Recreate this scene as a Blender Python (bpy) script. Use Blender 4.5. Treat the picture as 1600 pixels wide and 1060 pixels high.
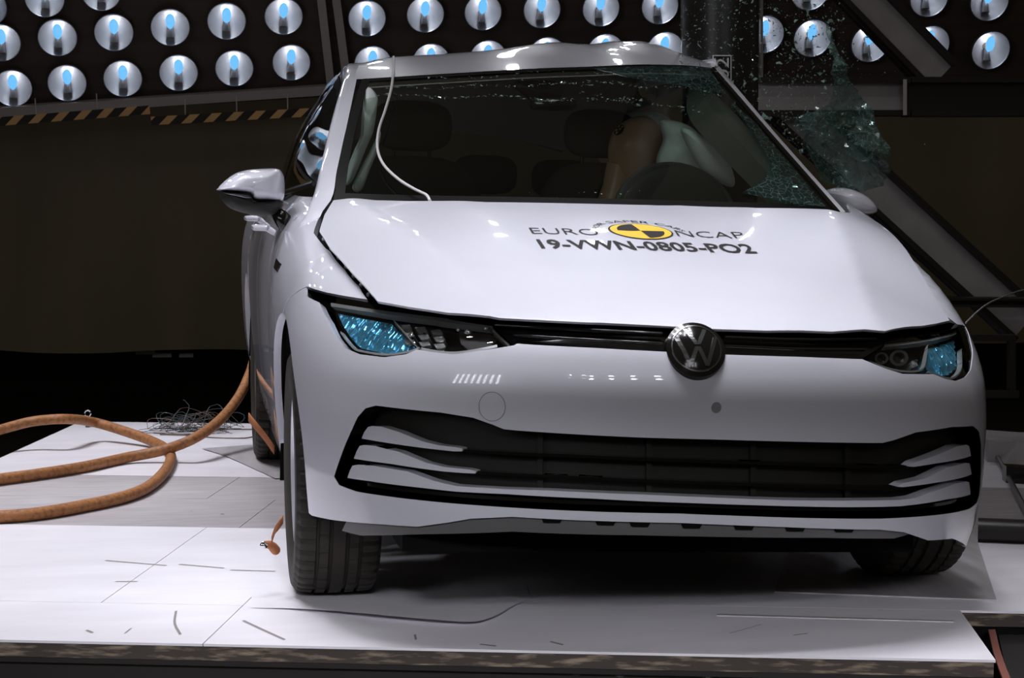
import bpy, bmesh, math, random
import numpy as np
from mathutils import Vector, Matrix
from mathutils.geometry import delaunay_2d_cdt
random.seed(7); rng = np.random.RandomState(7)
for o in list(bpy.data.objects): bpy.data.objects.remove(o)
scn = bpy.context.scene
COL = scn.collection
PI = math.pi

# ------------------------------------------------------------------ camera, world, lights, exposure
CAM = np.array([-1.1385, -5.0251, 1.02]); YAW, PIT, ROL, FPX = .1673, .0721, -.0022, 3048.4
def cam_axes():
    cy, sy, cp, sp = math.cos(YAW), math.sin(YAW), math.cos(PIT), math.sin(PIT)
    f = np.array([sy*cp, cy*cp, -sp]); r = np.array([cy, -sy, 0]); d = np.cross(f, r)
    c, s = math.cos(ROL), math.sin(ROL)
    return np.array([c*r + s*d, -s*r + c*d, f])
CM = cam_axes()
cd = bpy.data.cameras.new('camera'); cam = bpy.data.objects.new('camera', cd); COL.objects.link(cam)
cd.sensor_width = 36; cd.lens = FPX/1600*36; cd.clip_end = 200
mw = Matrix.Identity(4)
for i in range(3):
    mw[i][0] = CM[0][i]; mw[i][1] = -CM[1][i]; mw[i][2] = -CM[2][i]; mw[i][3] = CAM[i]
cam.matrix_world = mw
scn.camera = cam
w = bpy.data.worlds.new('hall_dark'); scn.world = w; w.use_nodes = True
w.node_tree.nodes['Background'].inputs[0].default_value = (.8, .68, .52, 1)
w.node_tree.nodes['Background'].inputs[1].default_value = .07
vs = scn.view_settings; vs.view_transform = 'Standard'; vs.look = 'None'; vs.gamma = 1; vs.use_curve_mapping = False
vs.exposure = 0.0

def lamp_light(kind, name, loc, target, energy, color=(1, .98, 1), **kw):
    l = bpy.data.lights.new(name, kind); l.energy = energy; l.color = color
    for k, v in kw.items(): setattr(l, k, v)
    o = bpy.data.objects.new(name, l); COL.objects.link(o); o.location = loc
    o.rotation_euler = (Vector(target) - Vector(loc)).to_track_quat('-Z', 'Y').to_euler()
    return o
# lamp racks of the hall (outside the frame): rows of round lamps, plus added fill lights
WHITE = (.93, .94, 1.0)
def rack(name, rows, cols, p0, du, dv, target, spread, energy, size=1.4):
    for i in range(cols):
        for j in range(rows):
            p = Vector(p0)+Vector(du)*i+Vector(dv)*j
            lamp_light('SPOT', name, p, Vector(target)+Vector(spread)*(i/(cols-1)-.5), energy, WHITE, spot_size=size, spot_blend=.85, shadow_soft_size=.05 if name.startswith('rear') else .085)
rack('overhead_lamp', 3, 5, (-1.4, -1.1, 4.6), (.5, 0, 0), (0, .45, 0), (-.05, -.35, .8), (.9, 0, 0), 58, .62)
rack('overhead_fill', 2, 5, (-2.5, -1.5, 5.2), (.8, 0, 0), (0, 1.2, 0), (-.4, .2, .3), (2.6, 0, 0), 23, 1.4)  # broad dim fill, added to lift the roof and mirrors
rack('deck_lamp', 2, 5, (-3.4, 1.2, 4.4), (.35, 0, 0), (0, .6, 0), (-1.8, .75, 0), (.6, 0, 0), 88, .72)
rack('deck_rear_fill', 2, 4, (-3.2, 2.6, 4.6), (.4, 0, 0), (0, .6, 0), (-1.35, 2.9, 0), (.9, 0, 0), 105, .7)  # added light that brightens the rear deck plates
rack('deck_front_lamp', 2, 8, (-2.6, -5.3, 2.35), (.42, -.12, 0), (0, 0, .35), (-.35, -.98, -.1), (2.6, -.7, 0), 120, .27)
rack('left_key_lamp', 2, 3, (-4.6, -.9, 3.6), (.2, .3, 0), (0, 0, .35), (-.85, .55, .95), (.15, .3, 0), 44, .34)
rack('rear_rack_lamp', 3, 9, (-3.2, 5.6, 3.0), (.75, 0, 0), (0, -.12, .45), (-.6, .6, .3), (3.5, 0, 0), 4.5)
rack('front_mid_fill', 2, 4, (-.9, -7.6, 2.9), (.7, 0, 0), (0, 0, .5), (0, -.6, .5), (1.6, 0, 0), 13, .8)  # frontal fill, added to brighten the lower bumper
rack('front_rack_lamp', 6, 8, (-6.6, -4.9, 2.2), (.26, -.22, 0), (0, 0, .26), (-.3, -.5, .3), (1.5, 0, 0), 4.4)

# ------------------------------------------------------------------ maths helpers
ROLL, CDX = .0291, -.0395                     # the struck car leans a little on its springs
def to_car(P):
    P = np.asarray(P, float) - np.array([CDX, 0, 0]); c, s = math.cos(ROLL), math.sin(ROLL)
    return np.stack([P[..., 0]*c - P[..., 2]*s, P[..., 1], P[..., 0]*s + P[..., 2]*c], -1)
def to_world(P):
    P = np.asarray(P, float); c, s = math.cos(ROLL), math.sin(ROLL)
    return np.stack([P[..., 0]*c + P[..., 2]*s + CDX, P[..., 1], -P[..., 0]*s + P[..., 2]*c], -1)
def ray(px, py): return np.array([(px-800)/FPX, (py-530)/FPX, 1.]) @ CM
def U(px, py, Y): d = ray(px, py); return CAM + d*(Y-CAM[1])/d[1]
def G(px, py, z=0.): d = ray(px, py); return CAM + d*(z-CAM[2])/d[2]
def C(px, py, Y): return to_car(U(px, py, Y))
def cr(x, xs, ys):
    x = np.asarray(x, float); xs = np.asarray(xs, float); ys = np.asarray(ys, float)
    m = np.empty_like(ys); m[1:-1] = (ys[2:]-ys[:-2])/(xs[2:]-xs[:-2]); m[0] = (ys[1]-ys[0])/(xs[1]-xs[0]); m[-1] = (ys[-1]-ys[-2])/(xs[-1]-xs[-2])
    xc = np.clip(x, xs[0], xs[-1]); i = np.clip(np.searchsorted(xs, xc, side='right')-1, 0, len(xs)-2)
    h = xs[i+1]-xs[i]; t = (xc-xs[i])/h
    return (2*t**3-3*t**2+1)*ys[i] + (t**3-2*t**2+t)*h*m[i] + (-2*t**3+3*t**2)*ys[i+1] + (t**3-t**2)*h*m[i+1]
def spline(pts, n):
    P = np.asarray(pts, float); d = np.r_[0, np.cumsum(np.linalg.norm(np.diff(P, axis=0), axis=1))]
    t = np.linspace(0, d[-1], n)
    return np.stack([cr(t, d, P[:, k]) for k in range(P.shape[1])], -1)
def softplus(x, r): return np.where(x > r, x, np.where(x < -r, 0, (x+r)**2/(4*r)))

# ------------------------------------------------------------------ materials
def mat(name, color=(.5, .5, .5), rough=.5, metal=0., coat=0., spec=.5, emit=None, estr=0., noise=None, bump=None, alpha=None):
    m = bpy.data.materials.new(name); m.use_nodes = True; nt = m.node_tree; b = nt.nodes['Principled BSDF']
    b.inputs['Base Color'].default_value = (*color, 1); b.inputs['Roughness'].default_value = rough
    b.inputs['Metallic'].default_value = metal; b.inputs['Coat Weight'].default_value = coat
    b.inputs['Coat Roughness'].default_value = .03; b.inputs['Specular IOR Level'].default_value = spec
    if emit: b.inputs['Emission Color'].default_value = (*emit, 1); b.inputs['Emission Strength'].default_value = estr
    if noise:
        sc, c2, lo, hi = noise[:4]; stretch = noise[4] if len(noise) > 4 else (1, 1, 1)
        tc = nt.nodes.new('ShaderNodeTexCoord'); mp = nt.nodes.new('ShaderNodeMapping'); mp.inputs['Scale'].default_value = stretch
        nz = nt.nodes.new('ShaderNodeTexNoise'); nz.inputs['Scale'].default_value = sc; nz.inputs['Detail'].default_value = 6
        rp = nt.nodes.new('ShaderNodeValToRGB'); rp.color_ramp.elements[0].position = lo; rp.color_ramp.elements[1].position = hi
        rp.color_ramp.elements[0].color = (*color, 1); rp.color_ramp.elements[1].color = (*c2, 1)
        nt.links.new(tc.outputs['Object'], mp.inputs[0]); nt.links.new(mp.outputs[0], nz.inputs[0]); nt.links.new(nz.outputs[0], rp.inputs[0]); nt.links.new(rp.outputs[0], b.inputs['Base Color'])
    if bump:
        tc = nt.nodes.new('ShaderNodeTexCoord'); nz = nt.nodes.new('ShaderNodeTexNoise'); nz.inputs['Scale'].default_value = bump[0]; nz.inputs['Detail'].default_value = 4
        bp = nt.nodes.new('ShaderNodeBump'); bp.inputs['Strength'].default_value = bump[1]; bp.inputs['Distance'].default_value = bump[2] if len(bump) > 2 else .01
        nt.links.new(tc.outputs['Object'], nz.inputs[0]); nt.links.new(nz.outputs[0], bp.inputs['Height']); nt.links.new(bp.outputs[0], b.inputs['Normal'])
    return m
def glass(name, tint=(.7, .78, .74), refl=1.5, rough=.0, cracks=None):
    m = bpy.data.materials.new(name); m.use_nodes = True; nt = m.node_tree; nt.nodes.clear()
    out = nt.nodes.new('ShaderNodeOutputMaterial'); t = nt.nodes.new('ShaderNodeBsdfTransparent'); g = nt.nodes.new('ShaderNodeBsdfGlossy'); mx = nt.nodes.new('ShaderNodeMixShader'); fr = nt.nodes.new('ShaderNodeMapRange'); lw = nt.nodes.new('ShaderNodeLayerWeight'); pw = nt.nodes.new('ShaderNodeMath')
    t.inputs[0].default_value = (*tint, 1); g.inputs['Roughness'].default_value = rough; pw.operation = 'POWER'; pw.inputs[1].default_value = 5; f0 = ((refl-1)/(refl+1))**2; fr.inputs[3].default_value = f0; fr.inputs[4].default_value = 1
    lw.inputs[0].default_value = .5; nt.links.new(lw.outputs['Facing'], pw.inputs[0]); nt.links.new(pw.outputs[0], fr.inputs[0])
    nt.links.new(fr.outputs[0], mx.inputs[0]); nt.links.new(t.outputs[0], mx.inputs[1]); nt.links.new(g.outputs[0], mx.inputs[2]); last = mx
    if cracks:                                   # milky crazed glass: pale fracture lines between the cells
        sc, wdt, colr, base = cracks
        tc = nt.nodes.new('ShaderNodeTexCoord'); v = nt.nodes.new('ShaderNodeTexVoronoi'); v.feature = 'DISTANCE_TO_EDGE'; v.inputs['Scale'].default_value = sc
        mr = nt.nodes.new('ShaderNodeMapRange'); mr.inputs[1].default_value = 0; mr.inputs[2].default_value = wdt; mr.inputs[3].default_value = .75; mr.inputs[4].default_value = base
        df = nt.nodes.new('ShaderNodeBsdfDiffuse'); df.inputs[0].default_value = (*colr, 1); m2 = nt.nodes.new('ShaderNodeMixShader')
        nt.links.new(tc.outputs['Object'], v.inputs[0]); nt.links.new(v.outputs[0], mr.inputs[0]); nt.links.new(mr.outputs[0], m2.inputs[0]); nt.links.new(mx.outputs[0], m2.inputs[1]); nt.links.new(df.outputs[0], m2.inputs[2]); last = m2
    nt.links.new(last.outputs[0], out.inputs[0])
    return m
M = dict(
    paint=mat('white_paint', (.69, .69, .77), .32, 0, 1., .5),
    black=mat('gloss_black', (.008, .007, .006), .12, 0, 0, .5),
    trim=mat('black_plastic', (.012, .011, .009), .5, 0, 0, .35),
    grey=mat('grey_plastic', (.07, .066, .066), .5),
    splitter=mat('splitter_plastic', (.13, .125, .125), .5),
    void=mat('dark_void', (.004, .004, .004), .9, 0, 0, .1),
    rubber=mat('tyre_rubber', (.022, .019, .015), .65, 0, 0, .3, noise=(9, (.03, .026, .02), .4, .7)),
    alloy=mat('alloy', (.62, .63, .68), .32, .55),
    chrome=mat('chrome', (.75, .76, .8), .1, 1.),
    darkchrome=mat('smoked_chrome', (.16, .16, .165), .25, .9),
    cube=mat('cube_chrome', (.55, .54, .52), .25, .8),
    sensor=mat('sensor_grey', (.26, .25, .27), .6),
    guide=mat('light_guide', (.17, .17, .16), .3),
    chrome2=mat('satin_chrome', (.62, .62, .62), .3, .6),
    steel=mat('disc_steel', (.35, .34, .34), .35, 1.),
    frit=mat('black_border', (.007, .0065, .006), .4, 0, 0, .2),
    wind=glass('windscreen_glass', (.78, .85, .79), 1.42),
    side=glass('side_glass', (.4, .46, .44), 1.5),
    lens=glass('lamp_lens', (.93, .95, .97), 1.45),
    crazed=glass('crazed_glass', (.45, .62, .58), 1.5, .1, (48, .035, (.16, .28, .27), .05)),
    crazed2=glass('crumpled_glass', (.80, .88, .86), 1.45, .12, (55, .035, (.22, .36, .34), .08)),
    shard=mat('glass_crumb', (.26, .38, .34), .08, 0, 0, 1.),
    fabric=mat('seat_fabric', (.028, .025, .022), .9),
    dash=mat('dash_vinyl', (.03, .028, .025), .7),
    liner=mat('headliner_cloth', (.34, .32, .29), .9),
    ptrim=mat('pillar_trim', (.09, .095, .08), .8),
    bag=mat('airbag_fabric', (.74, .78, .78), .85, bump=(30, .35, .01)),
    skin=mat('dummy_skin', (.50, .31, .21), .34, bump=(25, .05)),
    bib=mat('dummy_bib', (.55, .42, .36), .8),
    yellow=mat('yellow_print', (.75, .48, .05), .4),
    ink=mat('black_print', (.015, .012, .012), .5),
    print_white=mat('white_print', (.6, .58, .6), .6),
    orange=mat('orange_sleeve', (.36, .145, .045), .55, noise=(60, (.21, .08, .026), .45, .65), bump=(160, .5, .004)),
    strap=mat('orange_strap', (.40, .14, .05), .7),
    cable=mat('white_cable', (.6, .58, .58), .5),
    wire=mat('thin_wire', (.018, .035, .04), .4),
    wire2=mat('brown_wire', (.08, .04, .022), .5),
    curtain=mat('curtain_cloth', (.21, .175, .125), .95, 0, 0, .1, noise=(1.2, (.25, .207, .148), .35, .7, (3, 1, .4))),
    wall=mat('hall_wall', (.02, .017, .013), .9),
    hall=mat('hall_floor', (.016, .014, .012), .55),
    rack=mat('rack_panel', (.075, .06, .052), .6, 0, 0, .2, noise=(3, (.10, .082, .07), .3, .7, (.3, 1, 6))),
    rackframe=mat('rack_frame', (.46, .42, .41), .5),
    reflector=mat('lamp_reflector', (.50, .50, .53), .36, .7),
    rim=mat('lamp_rim', (.5, .5, .53), .3, .8),
    bulb=mat('lamp_core', (.1, .1, .1), .5, emit=(.17, .56, 1.), estr=1.05),
    beam=mat('grey_steel_beam', (.40, .375, .385), .45, .1, noise=(8, (.48, .455, .465), .35, .7)),
    darkbeam=mat('dark_steel_beam', (.025, .022, .02), .4, .3),
    pole=mat('black_pole', (.008, .0075, .007), .38),
    deck=mat('white_deck', (.80, .77, .82), .42, 0, 0, .5, noise=(2.2, (.70, .67, .72), .35, .75, (1, 3, 1))),
    dull=mat('worn_steel_deck', (.42, .385, .40), .42, .2, noise=(6, (.54, .50, .52), .3, .75, (1, 5, 1))),
    sheet=mat('thin_plate', (.44, .41, .43), .4, .25, noise=(5, (.56, .53, .55), .3, .7, (5, 1, 1))),
    ply=mat('worn_plywood_edge', (.05, .037, .031), .8, noise=(14, (.36, .28, .20), .5, .78, (1, 1, 6))),
    scuff=mat('scuff', (.25, .22, .22), .7),
    bolt=mat('bolt_steel', (.10, .095, .09), .45, .7),
    red=mat('red_tape', (.20, .07, .05), .6),
)
def hazard_mat():
    m = mat('hazard_stripes', (.4, .25, .12), .7); nt = m.node_tree; b = nt.nodes['Principled BSDF']
    tc = nt.nodes.new('ShaderNodeTexCoord'); sx = nt.nodes.new('ShaderNodeSeparateXYZ')
    a = nt.nodes.new('ShaderNodeMath'); a.operation = 'MULTIPLY_ADD'; a.inputs[1].default_value = -1.1
    f = nt.nodes.new('ShaderNodeMath'); f.operation = 'MULTIPLY'; f.inputs[1].default_value = 1/.119
    fr = nt.nodes.new('ShaderNodeMath'); fr.operation = 'FRACT'; gt = nt.nodes.new('ShaderNodeMath'); gt.operation = 'GREATER_THAN'; gt.inputs[1].default_value = .54
    mx = nt.nodes.new('ShaderNodeMixRGB'); mx.inputs[1].default_value = (.015, .012, .008, 1); mx.inputs[2].default_value = (.66, .40, .16, 1)
    L = nt.links.new
    L(tc.outputs['Object'], sx.inputs[0]); L(sx.outputs[2], a.inputs[0]); L(sx.outputs[0], a.inputs[2]); L(a.outputs[0], f.inputs[0]); L(f.outputs[0], fr.inputs[0]); L(fr.outputs[0], gt.inputs[0]); L(gt.outputs[0], mx.inputs[0]); L(mx.outputs[0], b.inputs['Base Color'])
    return m
M['hazard'] = hazard_mat()
def blue_mat():                                 # bluish pressed lamp reflector with vertical flutes
    m = mat('blue_reflector', (.16, .58, .85), .16, .8); nt = m.node_tree; b = nt.nodes['Principled BSDF']
    tc = nt.nodes.new('ShaderNodeTexCoord'); mp = nt.nodes.new('ShaderNodeMapping'); mp.inputs['Scale'].default_value = (70, 70, 7)
    nz = nt.nodes.new('ShaderNodeTexVoronoi'); nz.inputs['Scale'].default_value = 1
    bp = nt.nodes.new('ShaderNodeBump'); bp.inputs['Strength'].default_value = .55; bp.inputs['Distance'].default_value = .01
    L = nt.links.new
    L(tc.outputs['Object'], mp.inputs[0]); L(mp.outputs[0], nz.inputs[0]); L(nz.outputs[0], bp.inputs['Height']); L(bp.outputs[0], b.inputs['Normal'])
    return m
M['blue'] = blue_mat()

# ------------------------------------------------------------------ object helpers
def tag(o, label=None, cat=None, group=None, kind=None):
    if label: o['label'] = label
    if cat: o['category'] = cat
    if group: o['group'] = group
    if kind: o['kind'] = kind
    return o
def empty(name, loc=(0, 0, 0), parent=None):
    o = bpy.data.objects.new(name, None); COL.objects.link(o); o.location = loc; o.parent = parent; o.empty_display_size = .05
    return o
def obj(name, V, F, m, parent=None, smooth=False, normals=None, sharp=None):
    me = bpy.data.meshes.new(name); me.from_pydata([tuple(map(float, v)) for v in V], [], [tuple(map(int, f)) for f in F]); me.update()
    me.materials.append(M[m] if isinstance(m, str) else m)
    if smooth:
        me.polygons.foreach_set('use_smooth', [True]*len(me.polygons))
        if sharp: me.set_sharp_from_angle(angle=math.radians(sharp))
        if normals is not None: me.normals_split_custom_set_from_vertices([tuple(map(float, n)) for n in normals])
    o = bpy.data.objects.new(name, me); COL.objects.link(o); o.parent = parent
    return o
class MB:
    def __init__(s): s.V = []; s.F = []
    def add(s, V, F):
        n = len(s.V); s.V += [tuple(map(float, v)) for v in V]; s.F += [tuple(i+n for i in f) for f in F]; return s
    def box(s, x0, x1, y0, y1, z0, z1):
        return s.add([(x, y, z) for x in (x0, x1) for y in (y0, y1) for z in (z0, z1)],
                     [(0, 1, 3, 2), (4, 6, 7, 5), (0, 4, 5, 1), (2, 3, 7, 6), (0, 2, 6, 4), (1, 5, 7, 3)])
    def hexa(s, A, B):                          # two matching quads -> solid
        return s.add(list(A)+list(B), [(3, 2, 1, 0), (4, 5, 6, 7), (0, 1, 5, 4), (1, 2, 6, 5), (2, 3, 7, 6), (3, 0, 4, 7)])
    def tube(s, P, r, n=8, cap=True):
        P = np.asarray(P, float); k = len(P); r = np.broadcast_to(r, (k,)); T = np.gradient(P, axis=0); T /= np.linalg.norm(T, axis=1)[:, None]+1e-12
        u = np.cross(T[0], (0, 0, 1)); u = u if np.linalg.norm(u) > 1e-3 else np.cross(T[0], (0, 1, 0)); V = []
        for i in range(k):
            u = u - T[i]*(u@T[i]); u /= np.linalg.norm(u); v = np.cross(T[i], u)
            for j in range(n): a = 2*PI*j/n; V.append(P[i]+r[i]*(math.cos(a)*u+math.sin(a)*v))
        F = [(i*n+j, i*n+(j+1) % n, (i+1)*n+(j+1) % n, (i+1)*n+j) for i in range(k-1) for j in range(n)]
        if cap: F += [tuple(range(n))[::-1], tuple((k-1)*n+j for j in range(n))]
        return s.add(V, F)
    def lathe(s, prof, n=32, closed=False):     # profile of (r, h) turned about +Z
        k = len(prof); V = [(r*math.cos(2*PI*j/n), r*math.sin(2*PI*j/n), h) for j in range(n) for r, h in prof]
        F = [(j*k+i, ((j+1) % n)*k+i, ((j+1) % n)*k+i+1, j*k+i+1) for j in range(n) for i in range(k-1)]
        if closed: F += [(j*k+k-1, ((j+1) % n)*k+k-1, ((j+1) % n)*k, j*k) for j in range(n)]
        return s.add(V, F)
    def grid(s, Gd, flip=False):
        Gd = np.asarray(Gd, float); a, b = Gd.shape[:2]
        F = [(i*b+j, (i+1)*b+j, (i+1)*b+j+1, i*b+j+1) for i in range(a-1) for j in range(b-1)]
        return s.add(Gd.reshape(-1, 3), [f[::-1] for f in F] if flip else F)
    def xform(s, Mx): s.V = [tuple(Mx @ Vector(v)) for v in s.V]; return s
    def build(s, name, m, parent=None, smooth=False, sharp=40): return obj(name, s.V, s.F, m, parent, smooth, None, sharp)
def copy_tree(o, parent=None):
    c = o.copy(); COL.objects.link(c); c.parent = parent
    for ch in list(o.children): copy_tree(ch, c)
    return c
def ellipsoid(c, r, nu=20, nv=12, p=2.0):
    Gd = []
    for i in range(nv+1):
        ph = -PI/2+PI*i/nv
        Gd.append([[c[0]+r[0]*np.sign(math.cos(t))*abs(math.cos(t))**(2/p)*math.cos(ph)**(2/p), c[1]+r[1]*np.sign(math.sin(t))*abs(math.sin(t))**(2/p)*math.cos(ph)**(2/p),
                    c[2]+r[2]*np.sign(ph)*abs(math.sin(ph))**(2/p)] for t in np.linspace(0, 2*PI, nu+1)])
    return Gd

# ------------------------------------------------------------------ patches cut out of smooth surfaces
def resample(poly, step):
    P = np.asarray(poly, float); out = []
    for i in range(len(P)):
        a, b = P[i], P[(i+1) % len(P)]; n = max(1, int(math.ceil(np.linalg.norm(b-a)/step)))
        for k in range(n): out.append(a+(b-a)*k/n)
    return np.array(out)
def inside(P, poly):
    x, y = P[:, 0], P[:, 1]; r = np.zeros(len(P), bool); q = np.roll(poly, -1, 0)
    for (x0, y0), (x1, y1) in zip(poly, q):
        c = ((y0 > y) != (y1 > y))
        if c.any(): r ^= c & (x < (x1-x0)*(y-y0)/(y1-y0+1e-15)+x0)
    return r
def smooth_poly(pts, n=None, closed=True):      # rounds a hand-read outline
    P = np.asarray(pts, float); Q = []
    k = len(P)
    for i in range(k):
        p0, p1, p2, p3 = P[i-1], P[i], P[(i+1) % k], P[(i+2) % k]
        if not closed and i == k-1: Q.append(p1); break
        if not closed:
            if i == 0: p0 = p1
            if i == k-2: p3 = p2
        for t in (0, .25, .5, .75):
            Q.append(.5*((2*p1)+(-p0+p2)*t+(2*p0-5*p1+4*p2-p3)*t*t+(-p0+3*p1-3*p2+p3)*t**3))
    return np.array(Q)
def surf_normal(S, A, out):
    e = 1e-3
    du = S(A[:, 0]+e, A[:, 1])-S(A[:, 0]-e, A[:, 1]); dv = S(A[:, 0], A[:, 1]+e)-S(A[:, 0], A[:, 1]-e)
    n = np.cross(du, dv); n /= np.linalg.norm(n, axis=1)[:, None]+1e-12
    if callable(out): sg = np.sign((n*out(A)).sum(1)); n *= np.where(sg == 0, 1, sg)[:, None]
    return n
def patch(name, m, parent, S, outward, outline, holes=(), step=.03, off=0., lip=.012, bstep=None, hole_lip=True):
    bs = bstep or step
    loops = [resample(outline, bs)]+[resample(h, bs) for h in holes]
    allp = np.concatenate(loops); lo, hi = allp.min(0), allp.max(0)
    gx, gy = np.meshgrid(np.arange(lo[0], hi[0], step), np.arange(lo[1], hi[1], step)); gx[1::2] += step/2
    g = np.stack([gx.ravel(), gy.ravel()], 1); keep = inside(g, loops[0])
    for h in loops[1:]: keep &= ~inside(g, h)
    g = g[keep]
    if len(g):
        ok = np.ones(len(g), bool)
        for i in range(0, len(g), 400):
            d = ((g[i:i+400, None]-allp[None])**2).sum(2).min(1); ok[i:i+400] = d > (.45*step)**2
        g = g[ok]
    ed = []; n = 0
    for l in loops: ed += [(n+i, n+(i+1) % len(l)) for i in range(len(l))]; n += len(l)
    pts = np.concatenate([allp, g]) if len(g) else allp
    vo, eo, fo, ov, oe, of = delaunay_2d_cdt([Vector(p) for p in pts], ed, [], 0, 1e-7)
    A = np.array([(v[0], v[1]) for v in vo]); T = np.array([f[:3] for f in fo])
    cen = A[T].mean(1); k = inside(cen, loops[0])
    for h in loops[1:]: k &= ~inside(cen, h)
    T = T[k]
    P = S(A[:, 0], A[:, 1]); N = surf_normal(S, A, outward); P = P+N*off
    # orient
    fn = np.cross(P[T[:, 1]]-P[T[:, 0]], P[T[:, 2]]-P[T[:, 0]]); fl = (fn*N[T].sum(1)).sum(1) < 0; T[fl] = T[fl][:, ::-1]
    V = list(P); NN = list(N); F = [tuple(t) for t in T]
    if lip:
        cnt = {}
        for t in T:
            for a, b in ((t[0], t[1]), (t[1], t[2]), (t[2], t[0])):
                cnt[(a, b)] = 1
        be = [e for e in cnt if (e[1], e[0]) not in cnt]
        if not hole_lip:
            nh = {tuple(np.round(p, 5)) for p in np.concatenate(loops[1:])}; be = [e for e in be if tuple(np.round(A[e[0]], 5)) not in nh]
        mp = {}
        edn = {}
        for a, b in be:
            d = np.cross(P[b]-P[a], N[a]); d /= np.linalg.norm(d)+1e-12
            for q in (a, b): edn.setdefault(q, []).append(d)
        for q in edn:
            dn = np.sum(edn[q], 0); dn /= np.linalg.norm(dn)+1e-12
            mp[q] = len(V); V += [P[q], P[q]-N[q]*lip]; s = 1 if lip > 0 else -1; NN += [dn*s, dn*s]
        for a, b in be: F.append((mp[b], mp[a], mp[a]+1, mp[b]+1) if lip > 0 else (mp[a], mp[b], mp[b]+1, mp[a]+1))
    return obj(name, V, F, m, parent, True, NN)

# ------------------------------------------------------------------ the shape of the car (car frame: X to the car's left, Y to its rear, Z up)
def fR(Y): t = np.clip((np.asarray(Y, float)+.55)/.6, 0, 1); return t*t*(3-2*t)
def zg(Y, X=-1.): return .872+.22*np.clip(Y, -.62, .72)+np.where(np.asarray(X) > 0, .05*fR(Y), 0)                   # shoulder height, rising to the cowl
WE = np.array([-.85, -.72, -.6, -.45, -.28, -.17, -.1, -.05, -.02, 0, .03, .06]); WV = np.array([.80, .835, .855, .87, .876, .866, .845, .815, .775, .715, .62, .50])
LZv = np.array([.12, .19, .24, .30, .36, .45, .54, .59, .63, .68, .735, .79, .90]); LV = np.array([.77, .81, .85, .876, .884, .886, .889, .892, .886, .868, .828, .765, .60])
def Wz(ze): return cr(ze, WE, WV)
def Lz(z): return cr(z, LZv, LV)
NL, NR = 2.5, 3.0
def dent(Y, z): return .36*np.exp(-((Y-1.25)/.42)**2)*np.clip((Y-.42)/.3, 0, 1)
def S_shell(a, z):
    a = np.asarray(a, float); z = np.asarray(z, float); c = np.clip(a, -PI/2, PI/2); sn, cs = np.sin(c), np.maximum(np.cos(c), 0)
    ex = np.abs(a)-PI/2; side = ex > 0; Y = np.where(side, ex, -.8*cs); n = np.where(a < 0, NL, NR); L = Lz(z)
    for _ in range(8):
        W_ = Wz(z-zg(Y, a))*np.where(a > 0, 1.022, 1); r = ((np.abs(sn)/W_)**n+(cs/L)**n)**(-1/n); Y = np.where(side, ex, -r*cs)
    X = np.where(side, np.sign(a)*Wz(z-zg(Y, a))*np.where(a > 0, 1.022, 1), r*sn)
    X = np.where(side & (a > 0), X-dent(Y, z), X)
    return np.stack([X, Y, z], -1)
def shell_f(P):
    X, Y, Z = P; n = NL if X < 0 else NR; return float((abs(X)/Wz(Z-zg(Y, X))/(1.022 if X > 0 else 1))**n+(max(-Y, 0)/Lz(Z))**n-1)
def shell_uv(P):
    X, Y, Z = P; return (math.atan2(X, -Y), Z) if Y < 0 else (math.copysign(PI/2+Y, X), Z)
def out_shell(A): return np.stack([np.sin(np.clip(A[:, 0], -PI/2, PI/2)), -np.cos(np.clip(A[:, 0], -PI/2, PI/2)), .15+0*A[:, 0]], 1)
ZCy = np.array([-.95, -.88, -.83, -.78, -.70, -.5, -.2, .2, .5]); ZCz = np.array([.66, .700, .735, .764, .797, .861, .935, 1.008, 1.052])
def Hz(X, Y):
    X = np.asarray(X, float); Y = np.asarray(Y, float); ax = np.abs(X)
    xr = .60+.21*np.clip(Y, -.95, .5)+.0; xi = .36+.16*Y
    return cr(Y, ZCy, ZCz)-.012*(ax/.7)**2-.30*softplus(ax-xr, .014)-.055*softplus(ax-xi, .014)+.058*fR(Y)*(lambda t: t*t*(3-2*t))(np.clip((X-.15)/.6, 0, 1))
def S_hood(X, Y): return np.stack([np.asarray(X, float), np.asarray(Y, float), Hz(X, Y)], -1)
def out_up(A): return np.tile([0, 0, 1.], (len(A), 1))
CAMC = to_car(CAM)
def cast(px, py, f, y0=-1.3, y1=3.2, n=500):
    Q = C(px, py, y1); d = Q-CAMC; ts = (np.linspace(y0, y1, n)-CAMC[1])/d[1]; prev = None; best = (1e9, None)
    for t in ts:
        v = f(CAMC+d*t)
        if abs(v) < best[0]: best = (abs(v), t)
        if prev is not None and (v < 0) != (prev[0] < 0):
            lo, hi = prev[1], t
            for _ in range(30):
                mid = (lo+hi)/2
                if (f(CAMC+d*mid) < 0) == (v < 0): hi = mid
                else: lo = mid
            return CAMC+d*hi
        prev = (v, t)
    return CAMC+d*best[1]
def on_shell(pts): return [shell_uv(cast(x, y, shell_f, -1.0, 3.0)) for x, y in pts]
def on_hood(pts): return [tuple(cast(x, y, lambda P: float(P[2]-Hz(P[0], P[1])), -1.05, .7)[:2]) for x, y in pts]
def arch(c, r, t0, t1, sgn=-1, n=24, zc=.315):
    out = []
    for t in np.linspace(t0, t1, n):
        Y, z = c+r*math.cos(t), zc+r*math.sin(t)
        if Y >= 0: out.append((sgn*(PI/2+Y), z))
        else:
            nn = NL if sgn < 0 else NR; k = max(1-(-Y/float(Lz(z)))**nn, 1e-6)**(1/nn); out.append((math.atan2(sgn*k*float(Wz(z-zg(Y, sgn)))*(1.022 if sgn > 0 else 1), -Y), z))
    return out

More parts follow.
